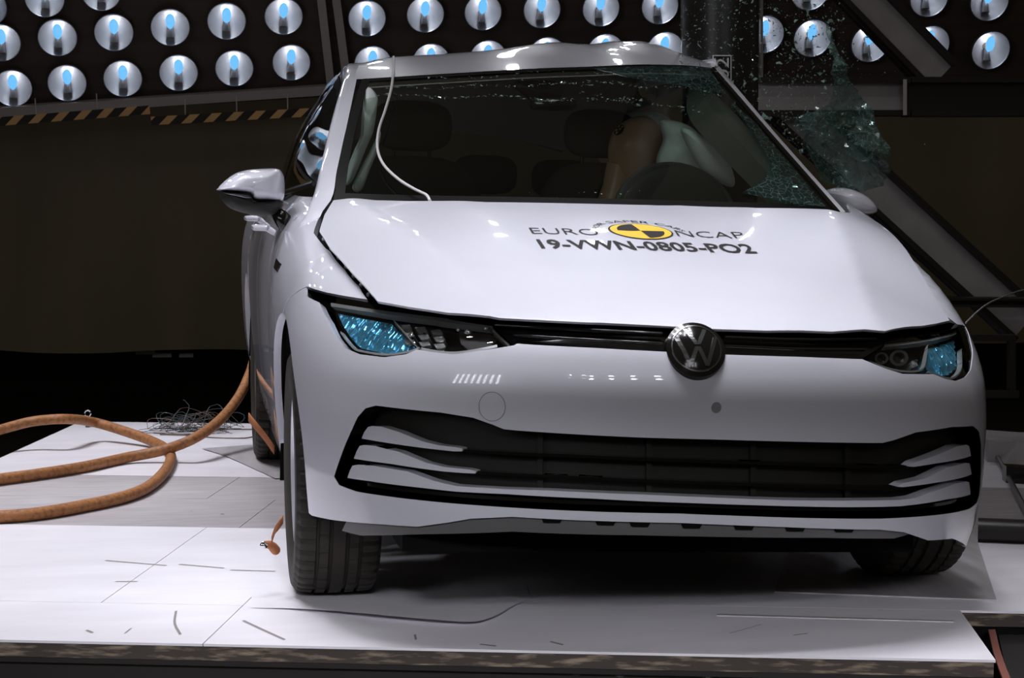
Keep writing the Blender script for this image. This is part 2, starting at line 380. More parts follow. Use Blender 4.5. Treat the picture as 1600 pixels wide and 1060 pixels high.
car = empty('car', (CDX, 0, 0)); car.rotation_euler = (0, ROLL, 0)
tag(car, 'white hatchback with test lettering on its bonnet, standing on the white sled deck', 'car')

# --- bonnet
hood_px = [(521, 313), (585, 313), (640, 314.5), (760, 316), (915, 318.5), (1060, 321), (1180, 325), (1312, 331.5), (1330, 333)]
hood_front = [(1484, 501), (1462, 506), (1440, 509.5), (1383, 517.5), (1300, 518.5), (1200, 517), (1118, 514.5), (1045, 510), (920, 504), (780, 497), (700, 489), (640, 480), (590, 471)]
hood_side = [(571.5, 449), (549.5, 425.6), (516, 388.5), (499, 361.5), (507, 336)]
rightedge = [(.745, .33), (.775, .12), (.762, -.1), (.735, -.36)]
o_hood = on_hood(hood_px)+rightedge+on_hood(hood_front)+on_hood(hood_side)
hood = patch('hood', 'paint', car, S_hood, out_up, o_hood, step=.03, lip=.006)

def lettering(txt, x0, x1, h, parent, name, mt, base, size_y, bold=0., squeeze=True):
    """flat print laid on the bonnet: base(u) gives the baseline point (X, Y) for u in 0..1, size_y the letter height along the bonnet"""
    cu = bpy.data.curves.new('print', 'FONT'); cu.body = txt; cu.size = 1; cu.offset = bold; cu.resolution_u = 3
    to = bpy.data.objects.new('print', cu); COL.objects.link(to); bpy.context.view_layer.update()
    me = to.evaluated_get(bpy.context.evaluated_depsgraph_get()).to_mesh()
    bm = bmesh.new(); bm.from_mesh(me); bmesh.ops.triangulate(bm, faces=bm.faces[:])
    bmesh.ops.subdivide_edges(bm, edges=[e for e in bm.edges if e.calc_length() > .25], cuts=2)
    bmesh.ops.triangulate(bm, faces=bm.faces[:])
    xs = [v.co.x for v in bm.verts]; lo, hi = min(xs), max(xs); V = []; hh = .70
    for v in bm.verts:
        u = (v.co.x-lo)/(hi-lo); b, up = base(u); q = np.array(b)+np.array(up)*(v.co.y/hh)*size_y; V.append((q[0], q[1], float(Hz(q[0], q[1]))+.0015))
    F = [tuple(v.index for v in f.verts) for f in bm.faces]; bm.free()
    bpy.data.objects.remove(to)
    return obj(name, V, F, mt, parent)
def line_base(p0, p1, top_px):
    a, b = [np.array(q) for q in on_hood([p0, p1])]; d = (b-a)/np.linalg.norm(b-a); up = np.array([-d[1], d[0]])
    return lambda u: (a+(b-a)*u, up)
hy = lambda p, q: abs(on_hood([p])[0][1]-on_hood([q])[0][1])
lettering('19-VWN-0805-PO2', 0, 1, 1, hood, 'lettering', 'ink', line_base((846, 388.5), (1184, 396.5), 0), hy((1000, 390), (1000, 377)), .022)
lettering('EURO', 0, 1, 1, hood, 'lettering', 'ink', line_base((832, 366), (938, 368.5), 0), hy((880, 367), (880, 357.5)), -.012)
lettering('NCAP', 0, 1, 1, hood, 'lettering', 'ink', line_base((1060, 370), (1166, 373.5), 0), hy((1100, 371.5), (1100, 362)), -.012)
ec = np.array(on_hood([(1001, 362)])[0]); er = (abs(on_hood([(1052, 365)])[0][0]-ec[0]), hy((1001, 374.5), (1001, 350.5))/2)
def disc_print(name, mt, poly, dz):
    return obj(name, [(x, y, float(Hz(x, y))+dz) for x, y in poly], [tuple(range(len(poly)))], mt, hood)
circ = lambda rx, ry, t0=0, t1=2*PI, n=48: [(ec[0]+rx*math.cos(t), ec[1]+ry*math.sin(t)) for t in np.linspace(t0, t1, n, endpoint=(t1-t0 < 6))]
disc_print('emblem_rim', 'ink', circ(er[0], er[1]), .0012)
disc_print('emblem', 'yellow', circ(er[0]*.94, er[1]*.93), .0018)
for t0 in (PI/2+.12, -PI/2+.12): disc_print('emblem_quarter', 'ink', [tuple(ec)]+circ(er[0]*.72, er[1]*.86, t0, t0+PI/2-.1, 14), .0024)
def arc_base(u):
    t = PI*(.97-.94*u); return (ec[0]+er[0]*1.3*math.cos(t), ec[1]+er[1]*1.15*math.sin(t)-.0), (math.cos(t)*.5, math.sin(t))
lettering('FOR SAFER CARS', 0, 1, 1, hood, 'lettering', 'ink', arc_base, er[1]*.33, .0)

# --- front bumper with the big lower opening
grille_px = [(522, 745), (530, 758.5), (557, 768.5), (655, 782), (790, 793), (1060, 803), (1225, 809), (1375, 811), (1450, 806.5), (1514, 796), (1526, 787), (1531, 772),
             (1533, 694), (1530, 675), (1521, 666), (1487, 667.5), (1431, 676), (1397, 688), (1379, 692.5), (1262, 691), (1112, 687), (1000, 684), (807, 673), (787, 671), (770, 664), (739, 653),
             (689, 645), (587, 634), (571, 638.5), (559, 652), (540, 694)]
o_grille = on_shell(grille_px)
hl_L_top = [(590, 471), (512, 459), (478, 449)]; hl_L_bot = [(479, 463), (499, 473), (512, 500), (522.5, 523.5), (539, 544), (563, 554), (600, 558.5), (634, 554), (651, 546.5), (680, 551), (708, 554), (759, 547), (803, 540)]
band_bot = [(808, 537.5), (930, 544), (1040, 550), (1136, 554.5), (1250, 558), (1347, 561.5)]
hl_R_bot = [(1383, 576), (1410, 584.5), (1440, 585), (1458, 585), (1477.5, 592.5), (1492.5, 595.5), (1507.5, 590), (1516.5, 579), (1519.5, 561)]
tR = 1.14; 
aR0 = arch(0, .385, PI, PI*.72, 1, 14); aL = arch(0, .385, PI*.5, PI*1.06, -1, 22)
o_bump = aL + on_shell([(487, 806), (520, 813), (600, 820), (652, 823.5), (700, 817), (735, 811), (800, 808), (1060, 817.5), (1225, 824), (1375, 828), (1412, 832), (1450, 845), (1488, 842)])
o_bump += [(1.0, .185), (1.1, .19)] + arch(0, .385, PI*1.06, PI*.72, 1, 18)
hl_R_uv = on_shell(hl_R_bot+[(1516, 530), (1513, 509)])
o_bump += [(hl_R_uv[-1][0]+.02, hl_R_uv[-1][1])] + hl_R_uv[::-1][1:] + on_shell(band_bot[::-1]) + on_shell(hl_L_bot[::-1]) + on_shell([(478, 449.5), (448.5, 470.5)])
bumper = patch('front_bumper', 'paint', car, S_shell, out_shell, o_bump, [o_grille], step=.028, lip=.022, hole_lip=False)
patch('grille_backing', 'trim', bumper, S_shell, out_shell, o_grille, step=.03, off=-.06, lip=-.058)
z5 = lambda pts, x0, y0, s: [(x0+x/s, y0+y/s) for x, y in pts]
bl = lambda p: z5(p, 520, 620, 2.963); brr = lambda p: z5(p, 1000, 600, 2.667)
for b in (bl([(115, 196), (128, 165), (145, 142), (165, 137), (210, 141), (290, 166), (400, 210), (480, 229), (560, 238), (592, 246), (590, 257), (550, 257), (400, 240), (250, 219)]),
          bl([(78, 290), (92, 255), (106, 230), (125, 226), (180, 231), (290, 259), (420, 311), (500, 329), (620, 341), (658, 350), (652, 360), (600, 358), (500, 350), (250, 314)]),
          brr([(1137, 348), (1160, 331), (1250, 301), (1340, 263), (1380, 256), (1392, 262), (1400, 303), (1250, 335), (1160, 349)]),
          brr([(1085, 433), (1110, 418), (1200, 399), (1300, 351), (1375, 332), (1394, 334), (1403, 380), (1250, 416), (1110, 435)]),
          bl([(48, 380), (60, 345), (72, 322), (100, 318), (180, 325), (330, 350), (450, 394), (560, 420), (800, 434), (1000, 440)])+brr([(0, 466), (600, 490), (1000, 491), (1100, 489), (1160, 481), (1230, 456), (1330, 421), (1380, 410), (1392, 414), (1398, 465), (1300, 486), (1100, 516), (900, 520), (500, 512), (0, 494)])+bl([(1200, 478), (800, 457), (560, 445), (400, 427), (150, 395)])):
    patch('grille_fin', 'paint', bumper, S_shell, out_shell, on_shell(b), step=.02, off=-.012, lip=.03)
for yl, yr, x0, x1 in ((704, 730, 716, 1428), (738, 764, 738, 1408)):
    pts = [(x0, yl)]+[(x0+(x1-x0)*t, yl+(yr-yl)*t+3*math.sin(PI*t)) for t in (.25, .5, .75)]+[(x1, yr)]
    patch('grille_slat', 'black', bumper, S_shell, out_shell, on_shell(pts+[(x, y+5) for x, y in pts[::-1]]), step=.03, off=-.022, lip=.025)
for t in (.12, .4, .66, .9):                  # upright ribs behind the slats
    x = 760+640*t; patch('grille_rib', 'trim', bumper, S_shell, out_shell, on_shell([(x, 676+16*t), (x+9, 676+16*t), (x+9, 770+18*t), (x, 770+18*t)]), step=.05, off=-.045, lip=.01)
for y0 in (786,):
    pts = [(560, 757), (655, 770), (790, 781), (1060, 791), (1225, 797), (1375, 798), (1450, 795), (1512, 783)]
    patch('lower_slat', 'black', bumper, S_shell, out_shell, on_shell(pts+[(x, y+6) for x, y in pts[::-1]]), step=.03, off=-.028, lip=.02)
# light catching ledge at the bottom of the bumper (its own body-coloured lip) and dark splitter
lip_t = [(545, 766), (600, 775), (655, 785), (790, 796), (1060, 806), (1225, 812), (1375, 814), (1450, 810), (1510, 800)]
splitter = patch('splitter', 'splitter', car, S_shell, out_shell, on_shell([(540, 812), (652, 821), (735, 808), (1060, 815), (1225, 822), (1375, 826), (1430, 836), (1400, 845), (1290, 844), (1000, 840), (800, 834), (660, 838), (560, 840), (530, 832)]), step=.03, off=-.008, lip=.05)
for x, y in ((862, 815), (946, 818.5), (1000, 821), (1081, 823.5), (1163, 826), (1243, 828.5), (1320, 830)):
    patch('slot', 'void', splitter, S_shell, out_shell, on_shell([(x-16, y-3), (x+17, y-2.5), (x+13, y+4), (x-13, y+3.5)]), step=.03, off=-.004, lip=.004)
# tow-eye cover ring and camera dot on the bumper
tc_ = on_shell([(769, 635.5)])[0]
ring = lambda r: [(tc_[0]+r*1.0*math.cos(t), tc_[1]+r*math.sin(t)) for t in np.linspace(0, 2*PI, 40, endpoint=False)]
patch('tow_eye_cover', 'grey', bumper, S_shell, out_shell, ring(.0325), [ring(.0315)], step=.02, bstep=.006, off=.0012, lip=0)
tc_ = on_shell([(1119, 637)])[0]; patch('sensor', 'sensor', bumper, S_shell, out_shell, ring(.0125), step=.01, bstep=.006, off=.001, lip=.002)

# --- grille band between the lamps
o_band = on_shell([(590, 476), (640, 482), (700, 491), (780, 499), (920, 506), (1045, 512), (1118, 516), (1200, 519), (1300, 520.5), (1383, 519), (1440, 511), (1484, 503), (1500, 507), (1497, 511), (1470, 518), (1425, 526), (1387, 531), (1347, 561)]+band_bot[::-1][1:]+[(803, 540), (769, 503), (657, 485)])
band = patch('grille_band', 'black', car, S_shell, out_shell, o_band, step=.03, off=-.018, lip=-.016)
for A_, B_, mt in (([(775, 507), (920, 515), (1036, 521)], 3, 'darkchrome'), ([(805, 523), (920, 530), (1036, 536)], 3, 'black'), ([(1134, 527), (1250, 530.5), (1370, 529)], 3, 'darkchrome'), ([(1134, 540), (1250, 545), (1352, 546)], 3, 'black')):
    q_ = np.array([cast(x, y+B_/2, shell_f)+np.array([0, .008, 0]) for x, y in spline([(*p_, 0) for p_ in A_], 24)[:, :2]]); MB().tube(q_, .0045 if mt == 'darkchrome' else .0035, 8).build('band_strip', 'black', band, True, 80)

# --- round emblem
lg_c = cast(1087, 547, shell_f); Nn = surf_normal(S_shell, np.array([shell_uv(lg_c)]), out_shell)[0]
ux = np.array([1, 0, 0.]); ux -= Nn*(ux@Nn); ux /= np.linalg.norm(ux); uy = np.cross(Nn, ux); uy = uy if uy[2] > 0 else -uy
logo = MB(); R_ = .0625; r0 = lg_c+Nn*.004
Lm = Matrix([(ux[0], uy[0], Nn[0], r0[0]), (ux[1], uy[1], Nn[1], r0[1]), (ux[2], uy[2], Nn[2], r0[2]), (0, 0, 0, 1)])
dome = lambda r: .015*(1-(r/R_)**2)
badge = MB().lathe([(.0001, dome(0))]+[(R_*t, dome(R_*t)) for t in (.15, .3, .45, .6, .75, .9, 1)]+[(R_*1.07, -.002), (R_*1.1, -.02)], 56).xform(Lm).build('badge', 'black', car, True)
MB().lathe([(R_*.86, dome(R_*.86)), (R_*.87, dome(R_*.87)+.0015), (R_*.91, dome(R_*.91)+.0015), (R_*.92, dome(R_*.92))], 48).xform(Lm).build('badge_ring', 'darkchrome', badge, True)
def stroke(mb, p, q, wd):
    p, q = np.array(p)*R_, np.array(q)*R_; h = np.array([wd*R_, 0]); k = 7
    L_s = [p+(q-p)*t-h for t in np.linspace(0, 1, k)]; R_s = [p+(q-p)*t+h for t in np.linspace(0, 1, k)]
    up = lambda P, e: [(a[0], a[1], dome(np.linalg.norm(a))+e) for a in P]
    mb.grid([up(L_s, .0), up(L_s, .0012), up(R_s, .0012), up(R_s, .0)])
v = MB(); stroke(v, (-.36, .74), (-.03, .06), .08); stroke(v, (.36, .74), (.03, .06), .08); v.xform(Lm).build('letter_v', 'darkchrome', badge)
v = MB(); stroke(v, (-.72, .42), (-.31, -.70), .08); stroke(v, (-.31, -.70), (-.02, -.02), .08); stroke(v, (.31, -.70), (.02, -.02), .08); stroke(v, (.72, .42), (.31, -.70), .08); v.xform(Lm).build('letter_w', 'darkchrome', badge)

# --- headlights
def headlight(outline, blue, bluem, cubes, ring_pts, guides, ind, nm='headlight'):
    o_ = on_shell(outline)
    h = patch('headlight', 'void', car, S_shell, out_shell, o_, step=.03, off=-.05, lip=-.048)
    h.data.materials[0] = M['trim']
    cen = np.mean(o_, 0); inner = [tuple(cen+(np.array(p)-cen)*.985) for p in o_]
    patch('lens', 'lens', h, S_shell, out_shell, inner, step=.03, off=-.003, lip=0)
    # fluted bluish reflector: rows of upright facets of uneven depth
    bo = on_shell(blue); r = patch('blue_reflector', 'blue', h, S_shell, out_shell, bo, step=.0065, off=-.028, lip=.03)
    me = r.data; nrm = {}
    for vtx in me.vertices:
        a_ = math.atan2(vtx.co.x, -vtx.co.y); k = .0045*math.sin(a_*215+.8*math.sin(vtx.co.z*60))+.0035*math.sin(a_*83+vtx.co.z*20)+.0012*math.sin(vtx.co.z*190)
        vtx.co.y += k
    me.normals_split_custom_set_from_vertices([(0, 0, 0)]*len(me.vertices))
    for cpx, (wx, hx) in cubes:
        q = patch('light_cube', 'cube', h, S_shell, out_shell, on_shell([(cpx[0]-wx, cpx[1]-hx*.6), (cpx[0]+wx*.7, cpx[1]-hx), (cpx[0]+wx, cpx[1]+hx*.5), (cpx[0]-wx*.6, cpx[1]+hx)]), step=.008, off=-.022, lip=.02)
        for vtx in q.data.vertices: vtx.co.y += .006*math.sin(vtx.co.z*420)
    for g, wd, mt in guides:
        top = smooth_poly(g, closed=False); bot = [(x, y+wd) for x, y in top[::-1]]
        patch('light_guide', mt, h, S_shell, out_shell, on_shell(list(map(tuple, top))+bot), step=.02, off=-.012, lip=.014)
    for (cx, cy, rx, ry) in ring_pts:
        u = on_shell([(cx+rx*math.cos(t), cy+ry*math.sin(t)) for t in np.linspace(0, 2*PI, 20, endpoint=False)])
        u2 = on_shell([(cx+rx*.68*math.cos(t), cy+ry*.68*math.sin(t)) for t in np.linspace(0, 2*PI, 20, endpoint=False)])
        patch('lamp_bezel', 'darkchrome', h, S_shell, out_shell, u, [u2], step=.015, off=-.022, lip=.02)
        patch('projector', 'black', h, S_shell, out_shell, u2, step=.015, off=-.03, lip=0)
    if ind: patch('indicator', mat('smoked_amber', (.018, .010, .007), .35), h, S_shell, out_shell, on_shell(ind), step=.02, off=-.02, lip=.02)
    return h
cubesL = [((630+24*i+(3 if j else 0), 499+3.5*i+13*j), (9.5, 4.6)) for i in range(3) for j in range(4) if not (i == 0 and j == 3)]
hlL = headlight([(592, 474), (512, 460), (480, 451), (480, 462), (499, 473)]+hl_L_bot[2:]+[(769, 502), (657, 482)],
    [(516, 478.5), (540, 481.5), (575, 486.5), (606, 491), (620, 507), (641, 535), (624, 541.5), (592, 546), (550, 537), (534, 518)], None, cubesL, [],
    [([(512, 468), (560, 474), (640, 484), (700, 491.5), (768, 501)], 5.5, 'guide'), ([(526, 514), (545, 538.5), (563, 545), (600, 549.5), (634, 544.5), (650, 538)], 3.5, 'chrome2'),
     ([(654, 539), (680, 544), (708, 546), (745, 540.5), (775, 534)], 4.5, 'chrome2'), ([(768, 506), (780, 520), (795, 534)], 5, 'guide'), ([(612, 492), (628, 512), (650, 540)], 3, 'guide')],
    [(714, 505), (764, 511), (774, 522), (760, 537), (728, 541), (716, 530)])
hlR = headlight([(1349, 559), (1383, 575), (1410, 583.5), (1458, 584), (1477.5, 591.5), (1492.5, 594.5), (1507, 589), (1516, 578), (1518.5, 561), (1515.5, 530), (1512, 509.5), (1497, 510), (1470, 517.5), (1425, 525.5), (1390, 530)],
    [(1457, 531), (1478, 526), (1502, 520), (1508, 545), (1511, 566), (1500, 580), (1480, 583), (1465, 577), (1457, 566)], None, [((1440, 562), (4, 8))], [(1386, 553, 11, 11), (1414, 552, 15, 15)],
    [([(1386, 533), (1425, 528), (1470, 520), (1500, 513)], 4, 'guide'), ([(1362, 560), (1390, 571), (1420, 577), (1448, 573), (1454, 550), (1455, 532)], 3.2, 'guide'), ([(1458, 578), (1480, 586), (1497, 587), (1510, 572), (1509, 540)], 3.2, 'guide')], None)

for px, py, r in ((762, 514, .007), (733, 520, .009), (718, 516, .006)):
    MB().grid(ellipsoid(cast(px, py, shell_f)+np.array([0, .014, 0]), (r, .005, r*.7), 10, 8)).build('indicator_bulb', 'chrome', hlL, True)
# --- fenders, doors and rear quarter (cut from the same shell)
sh_gap = [(490, 364), (509, 388.5), (539, 422), (561, 447.6), (574, 468)]
fL = on_shell(sh_gap)+on_shell([(512, 457.5), (479, 447.5)])+on_shell([(448, 469.5)])
k = 24
arc = arch(0, .385, PI*.49, 0, -1, k)
o_f = fL+arc+[(-(PI/2+.42), .31), (-(PI/2+.43), .21), (-(PI/2+.50), .22), (-(PI/2+.52), .6), (-(PI/2+.52), .9), (-(PI/2+.50), .978)]
fend = patch('front_fender', 'paint', car, S_shell, out_shell, o_f, step=.028, lip=.02)
patch('fender_badge', 'black', fend, S_shell, out_shell, on_shell([(433, 404), (440, 413), (434, 425), (429, 419)]), step=.02, off=.003, lip=.004)
arcR = arch(0, .385, PI*.70, 0, 1, k)
gR = [(math.atan2(.778, .5), .765), (math.atan2(.765, .2), .868), (PI/2+.05, .930), (PI/2+.30, .992)]
o_fR = gR[::-1]+on_shell([(1496, 507), (1513, 509)])+[(1.135, .60)]+arcR+[(PI/2+.42, .31), (PI/2+.43, .21), (PI/2+.50, .22), (PI/2+.52, .9), (PI/2+.48, .97)]
patch('front_fender', 'paint', car, S_shell, out_shell, o_fR, step=.03, lip=.02)
for sgn in (-1, 1):
    sd = lambda pts: [(sgn*(PI/2+y), z) for y, z in pts]
    d1 = patch('front_door', 'paint', car, S_shell, out_shell, sd([(.527, .23), (.527, .90), (.507, .982), (.62, 1.0), (.9, 1.004), (1.54, 1.012), (1.54, .23)]), step=.06, lip=.02)
    d2 = patch('rear_door', 'paint', car, S_shell, out_shell, sd([(1.547, .23), (1.547, 1.012), (2.45, 1.02), (2.47, .78), (2.30, .60), (2.19, .30), (2.18, .23)]), step=.06, lip=.02)
    ar = [(2.62-.40*math.cos(t)*1.0, .315+.39*math.sin(t)) for t in np.linspace(0, PI, 20)]
    q = [(2.478, 1.02), (2.478, .785)]+[(y, z) for y, z in ar if y > 2.40]+[(3.04, .26), (3.26, .26), (3.28, .6), (3.26, 1.03)]
    patch('rear_quarter', 'paint', car, S_shell, out_shell, sd(q), step=.06, lip=.02)
    patch('sill', 'trim', car, S_shell, out_shell, sd([(.44, .205), (.44, .14), (2.2, .14), (2.2, .225)]), step=.06, off=-.015, lip=.02)
    for d, y in ((d1, 1.35), (d2, 2.28)):
        for z0, bulge in ((.898 if y < 2 else .918, .036),):
            x = lambda yy, zz: S_shell(np.array([sgn*(PI/2+yy)]), np.array([zz]))[0]
            MB().tube([x(y-.11, z0), x(y-.09, z0)+[sgn*bulge, 0, 0], x(y, z0)+[sgn*(bulge+.006), 0, 0], x(y+.09, z0)+[sgn*bulge, 0, 0], x(y+.11, z0)], .010, 10).build('door_handle', 'paint', d, True)
# --- windscreen (Coons patch between four measured edges)
cb = spline([C(*p) for p in ((521, 313, .41), (640, 317, .30), (915, 322, .24), (1180, 329, .32), (1309, 335, .42))], 41)
ct = spline([C(*p) for p in ((565, 126, 1.08), (700, 117.5, 1.03), (830, 110, 1.0), (960, 105, 1.02), (1060, 104, 1.07), (1113, 110, 1.12))], 41)
cl = spline([C(*p) for p in ((521, 313, .41), (527, 268, .545), (542, 198, .80), (565, 126, 1.08))], 25)
cR = spline([C(*p) for p in ((1309, 335, .42), (1252, 270, .62), (1202, 213, .79), (1152, 155, .97), (1113, 110, 1.12))], 25)
def coons(u, v):
    b = np.array([np.interp(u, np.linspace(0, 1, 41), cb[:, k]) for k in range(3)]); t = np.array([np.interp(u, np.linspace(0, 1, 41), ct[:, k]) for k in range(3)])
    l = np.array([np.interp(v, np.linspace(0, 1, 25), cl[:, k]) for k in range(3)]); r = np.array([np.interp(v, np.linspace(0, 1, 25), cR[:, k]) for k in range(3)])
    return (1-v)*b+v*t+(1-u)*l+u*r-((1-u)*(1-v)*cb[0]+u*(1-v)*cb[-1]+(1-u)*v*ct[0]+u*v*ct[-1])
nW = np.array([0, -.55, .83])
def cgrid(u0, u1, v0, v1, nu, nv, off=0.): return [[coons(u, v)+nW*off for u in np.linspace(u0, u1, nu)] for v in np.linspace(v0, v1, nv)]
wind = MB().grid(cgrid(0, 1, 0, 1, 41, 25)).build('windscreen', 'wind', car, True)
MB().grid(cgrid(0, .022, 0, 1, 3, 25, .003)).grid(cgrid(.985, 1, 0, 1, 3, 25, .003)).grid(cgrid(0, 1, 0, .045, 41, 3, .003)).grid(cgrid(0, 1, .982, 1, 41, 3, .003)).build('black_border', 'frit', wind, True)
# fractures: fine long cracks with sparkling chips, and a crazed corner on the struck side
ck = MB()
for v0, v1, u0, u1, n in ((.90, .86, .06, .62, 130), (.84, .72, .05, .70, 190), (.93, .80, .35, .95, 130), (.80, .66, .55, .85, 80), (.97, .95, .1, .9, 60), (.05, .09, .35, .62, 16)):
    for k in range(n):
        t = rng.rand()**.8; u = u0+(u1-u0)*t; v = v0+(v1-v0)*t+.012*math.sin(t*17)+rng.normal(0, .006); p = coons(u, min(v, .99)); s = .0009+.0024*rng.rand()**3; q = rng.normal(0, 1, (4, 3))*s*np.array([1.8, 1, .7])
        ck.add(p+nW*.004+q, [(0, 1, 2), (0, 2, 3), (0, 3, 1), (1, 3, 2)])
tag(ck.build('crack_chips', mat('crack_chip', (.42, .58, .52), .12, .3), wind), kind='stuff')
def uvgrid(uv, off): return [coons(u, v)+nW*off for u, v in uv]
cz = MB()
def craze(poly, step, off):
    P = np.array(poly); lo, hi = P.min(0), P.max(0); pts = [Vector(p) for p in P]; n = len(P)
    g = np.stack(np.meshgrid(np.arange(lo[0], hi[0], step), np.arange(lo[1], hi[1], step)), -1).reshape(-1, 2); g += rng.normal(0, step*.3, g.shape); g = g[inside(g, P)]
    vo, _, fo, *_r = delaunay_2d_cdt(pts+[Vector(q) for q in g], [(i, (i+1) % n) for i in range(n)], [], 0, 1e-6)
    A = np.array([(q[0], q[1]) for q in vo]); T = [f for f in fo if inside(A[list(f[:3])].mean(0)[None], P)[0]]
    cz.add([coons(a, b)+nW*(off+rng.normal(0, .003)) for a, b in A], T)
craze([(.80, .10), (.90, .035), (.98, .03), (.985, .30), (.985, .60), (.965, .74), (.95, .5), (.93, .32), (.88, .2)], .016, .006)
craze([(.62, .99), (.70, .90), (.85, .83), (.97, .80), (.985, .985)], .022, .006)
cz.build('crazed_corner', 'crazed', wind)

# --- A pillars, roof, rails, side glass
inn = spline([C(*p) for p in ((558, 120, 1.12), (541.5, 198, .80), (526, 268, .54), (518.5, 310, .41), (503, 332, .40), (491, 364, .33))], 30)
out = spline([C(*p) for p in ((534, 137, 1.22), (517, 193, .95), (498.5, 269, .68), (487, 315, .55), (479, 338, .52), (466, 349, .52))], 30)
mid = (inn+out)/2+np.array([-.018, -.012, .008])
g = np.stack([spline([inn[i], mid[i], out[i]], 7) for i in range(30)])
MB().grid(g).build('pillar', 'paint', car, True)
sil = [(564, 99, 1.40), (611, 90, 1.5), (705, 84, 1.55), (780, 77, 1.55), (866, 68, 1.55), (911, 67, 1.55), (958, 65, 1.5), (1016, 71, 1.45), (1042, 79, 1.42), (1080, 92, 1.35), (1120, 104, 1.25)]
silc = spline([C(*p) for p in sil], 60)
frt = spline([C(*p) for p in ((553, 124, 1.11), (700, 115, 1.045), (830, 107.5, 1.01), (960, 102.5, 1.03), (1060, 101, 1.08), (1116, 107, 1.14))], 60)
R3 = []
for i in range(60):
    f, s = frt[i], silc[i]; m_ = .5*f+.5*s+np.array([0, 0, .010])
    x = -.60+1.14*i/59; dk = 1 if x < 0 else 1-.0*x
    zb = 1.46-.10*(x/.6)**2; a1 = np.array([s[0]*.6+x*.4, 2.1, min(s[2]-.03, zb+.01)]); a2 = np.array([x*.97, 2.8, zb-.045]); a3 = np.array([x*.95, 3.25, zb-.13])
    R3.append(spline([f, m_, s, a1, a2, a3], 34))
R3 = np.array(R3)
# buckles: shallow pressed waves on the struck half of the roof
for i in range(60):
    for j in range(34):
        d = R3[i, j]; k_ = math.exp(-((d[0]-.28)/.28)**2-((d[1]-1.45)/.3)**2); d[2] += .008*k_*math.sin(18*d[0]+9*d[1])
MB().grid(R3.transpose(1, 0, 2)).build('roof', 'paint', car, True)
cols = [out[:24][::-1]]
for Y, xb, zb, xt, zt in ((1.45, -.80, 1.012, -.625, 1.405), (1.58, -.80, 1.015, -.622, 1.41), (2.3, -.785, 1.02, -.61, 1.405), (2.75, -.76, 1.03, -.59, 1.38), (3.2, -.72, 1.04, -.56, 1.27)):
    cols.append(spline([(xb, Y, zb), ((xb+xt)/2-.025, Y, (zb+zt)/2), (xt, Y, zt)], 24))
cols = np.array([spline(c, 24) for c in cols]); gl = np.array([spline(cols[:, j], 40) for j in range(24)])
sg = MB().grid(gl).build('side_glass', 'side', car, True)
for a_, b_ in ((15, 18), (33, 36)): MB().grid(gl[:, a_:b_+1]+np.array([-.004, 0, 0])).build('door_pillar', 'black', sg, True)
# door window frame along the top and the chrome-black belt line
MB().grid(gl[21:, :]+np.array([-.004, 0, .002])).build('window_frame', 'black', sg, True)
MB().tube(gl[0]+np.array([-.006, 0, 0]), .009, 6).build('belt_moulding', 'black', sg, True)
rail_in = np.array([spline(R3[0], 40)[k] for k in range(40)])
rl = np.array([spline([gl[23, k], (gl[23, k]+rail_in[k])/2+np.array([-.012, 0, .014]), rail_in[k]], 6) for k in range(40)])
MB().grid(rl.transpose(1, 0, 2)).build('roof_rail', 'paint', car, True)
# struck side: thin bent pillar and crushed glassless frame
pr_o = spline([C(*p) for p in ((1120, 104, 1.24), (1156, 150, 1.05), (1206, 210, .86), (1257, 268, .68), (1316, 333, .45))], 25)
g = np.stack([spline([cR[::-1][i], (cR[::-1][i]+pr_o[i])/2+np.array([.012, -.012, .006]), pr_o[i]], 5) for i in range(25)])
MB().grid(g).build('pillar', 'paint', car, True)
seal = MB().tube(cR+nW*.006, .007, 6).build('windscreen_seal', 'black', car, True)
rr = MB(); crv = spline([pr_o[0], (.40, 1.32, 1.43), (.44, 1.6, 1.42), (.56, 2.0, 1.41), (.585, 2.6, 1.38), (.54, 3.25, 1.26)], 30)
rr.tube(crv, .028, 8).build('roof_rail', 'paint', car, True)
# tailgate, hatch glass
tg = MB(); rows = []
for z, y, hw in ((.30, 3.36, .80), (.55, 3.42, .83), (.80, 3.42, .82), (1.0, 3.36, .77)):
    rows.append([(x*hw, y-.13*abs(x)**3, z) for x in np.linspace(-1, 1, 15)])
tg.grid(rows).build('tailgate', 'paint', car, True)
MB().grid([[(x*hw, y-.12*abs(x)**3, z) for x in np.linspace(-1, 1, 15)] for z, y, hw in ((1.0, 3.36, .74), (1.15, 3.32, .66), (1.30, 3.25, .56))]).build('hatch_glass', 'side', car, True)
# floor pan, engine bay and wheel housings (dark inner structure)
MB().box(-.62, .60, -.66, 3.25, .20, .30).build('floor_pan', 'void', car)
eb = MB(); eb.hexa([(-.60, -.66, .3), (.62, -.66, .3), (.66, .30, .3), (-.66, .30, .3)], [(-.50, -.66, .66), (.52, -.66, .66), (.66, .30, .90), (-.66, .30, .90)]); eb.build('engine_bay', 'void', car)
for sgn in (-1, 1):
    for y in (0, 2.62):
        wl = MB(); P_ = []
        for t in np.linspace(.6, PI+.25, 20): P_.append([(sgn*.60, y-.40*math.cos(t), .31+.40*math.sin(t)), (sgn*.845, y-.40*math.cos(t), .31+.40*math.sin(t))])
        wl.grid(P_).build('wheel_housing', 'void', car)
    gu = MB(); hs = on_shell(sh_gap) if sgn < 0 else gR
    pts = [S_shell(np.array([a_]), np.array([b_]))[0] for a_, b_ in hs]
    gu.grid([[p+np.array([-sgn*.004, 0, -.02]) for p in pts], [p*np.array([.9, 1, 1])+np.array([0, 0, -.03]) for p in pts]]).build('fender_gutter', 'void', car)
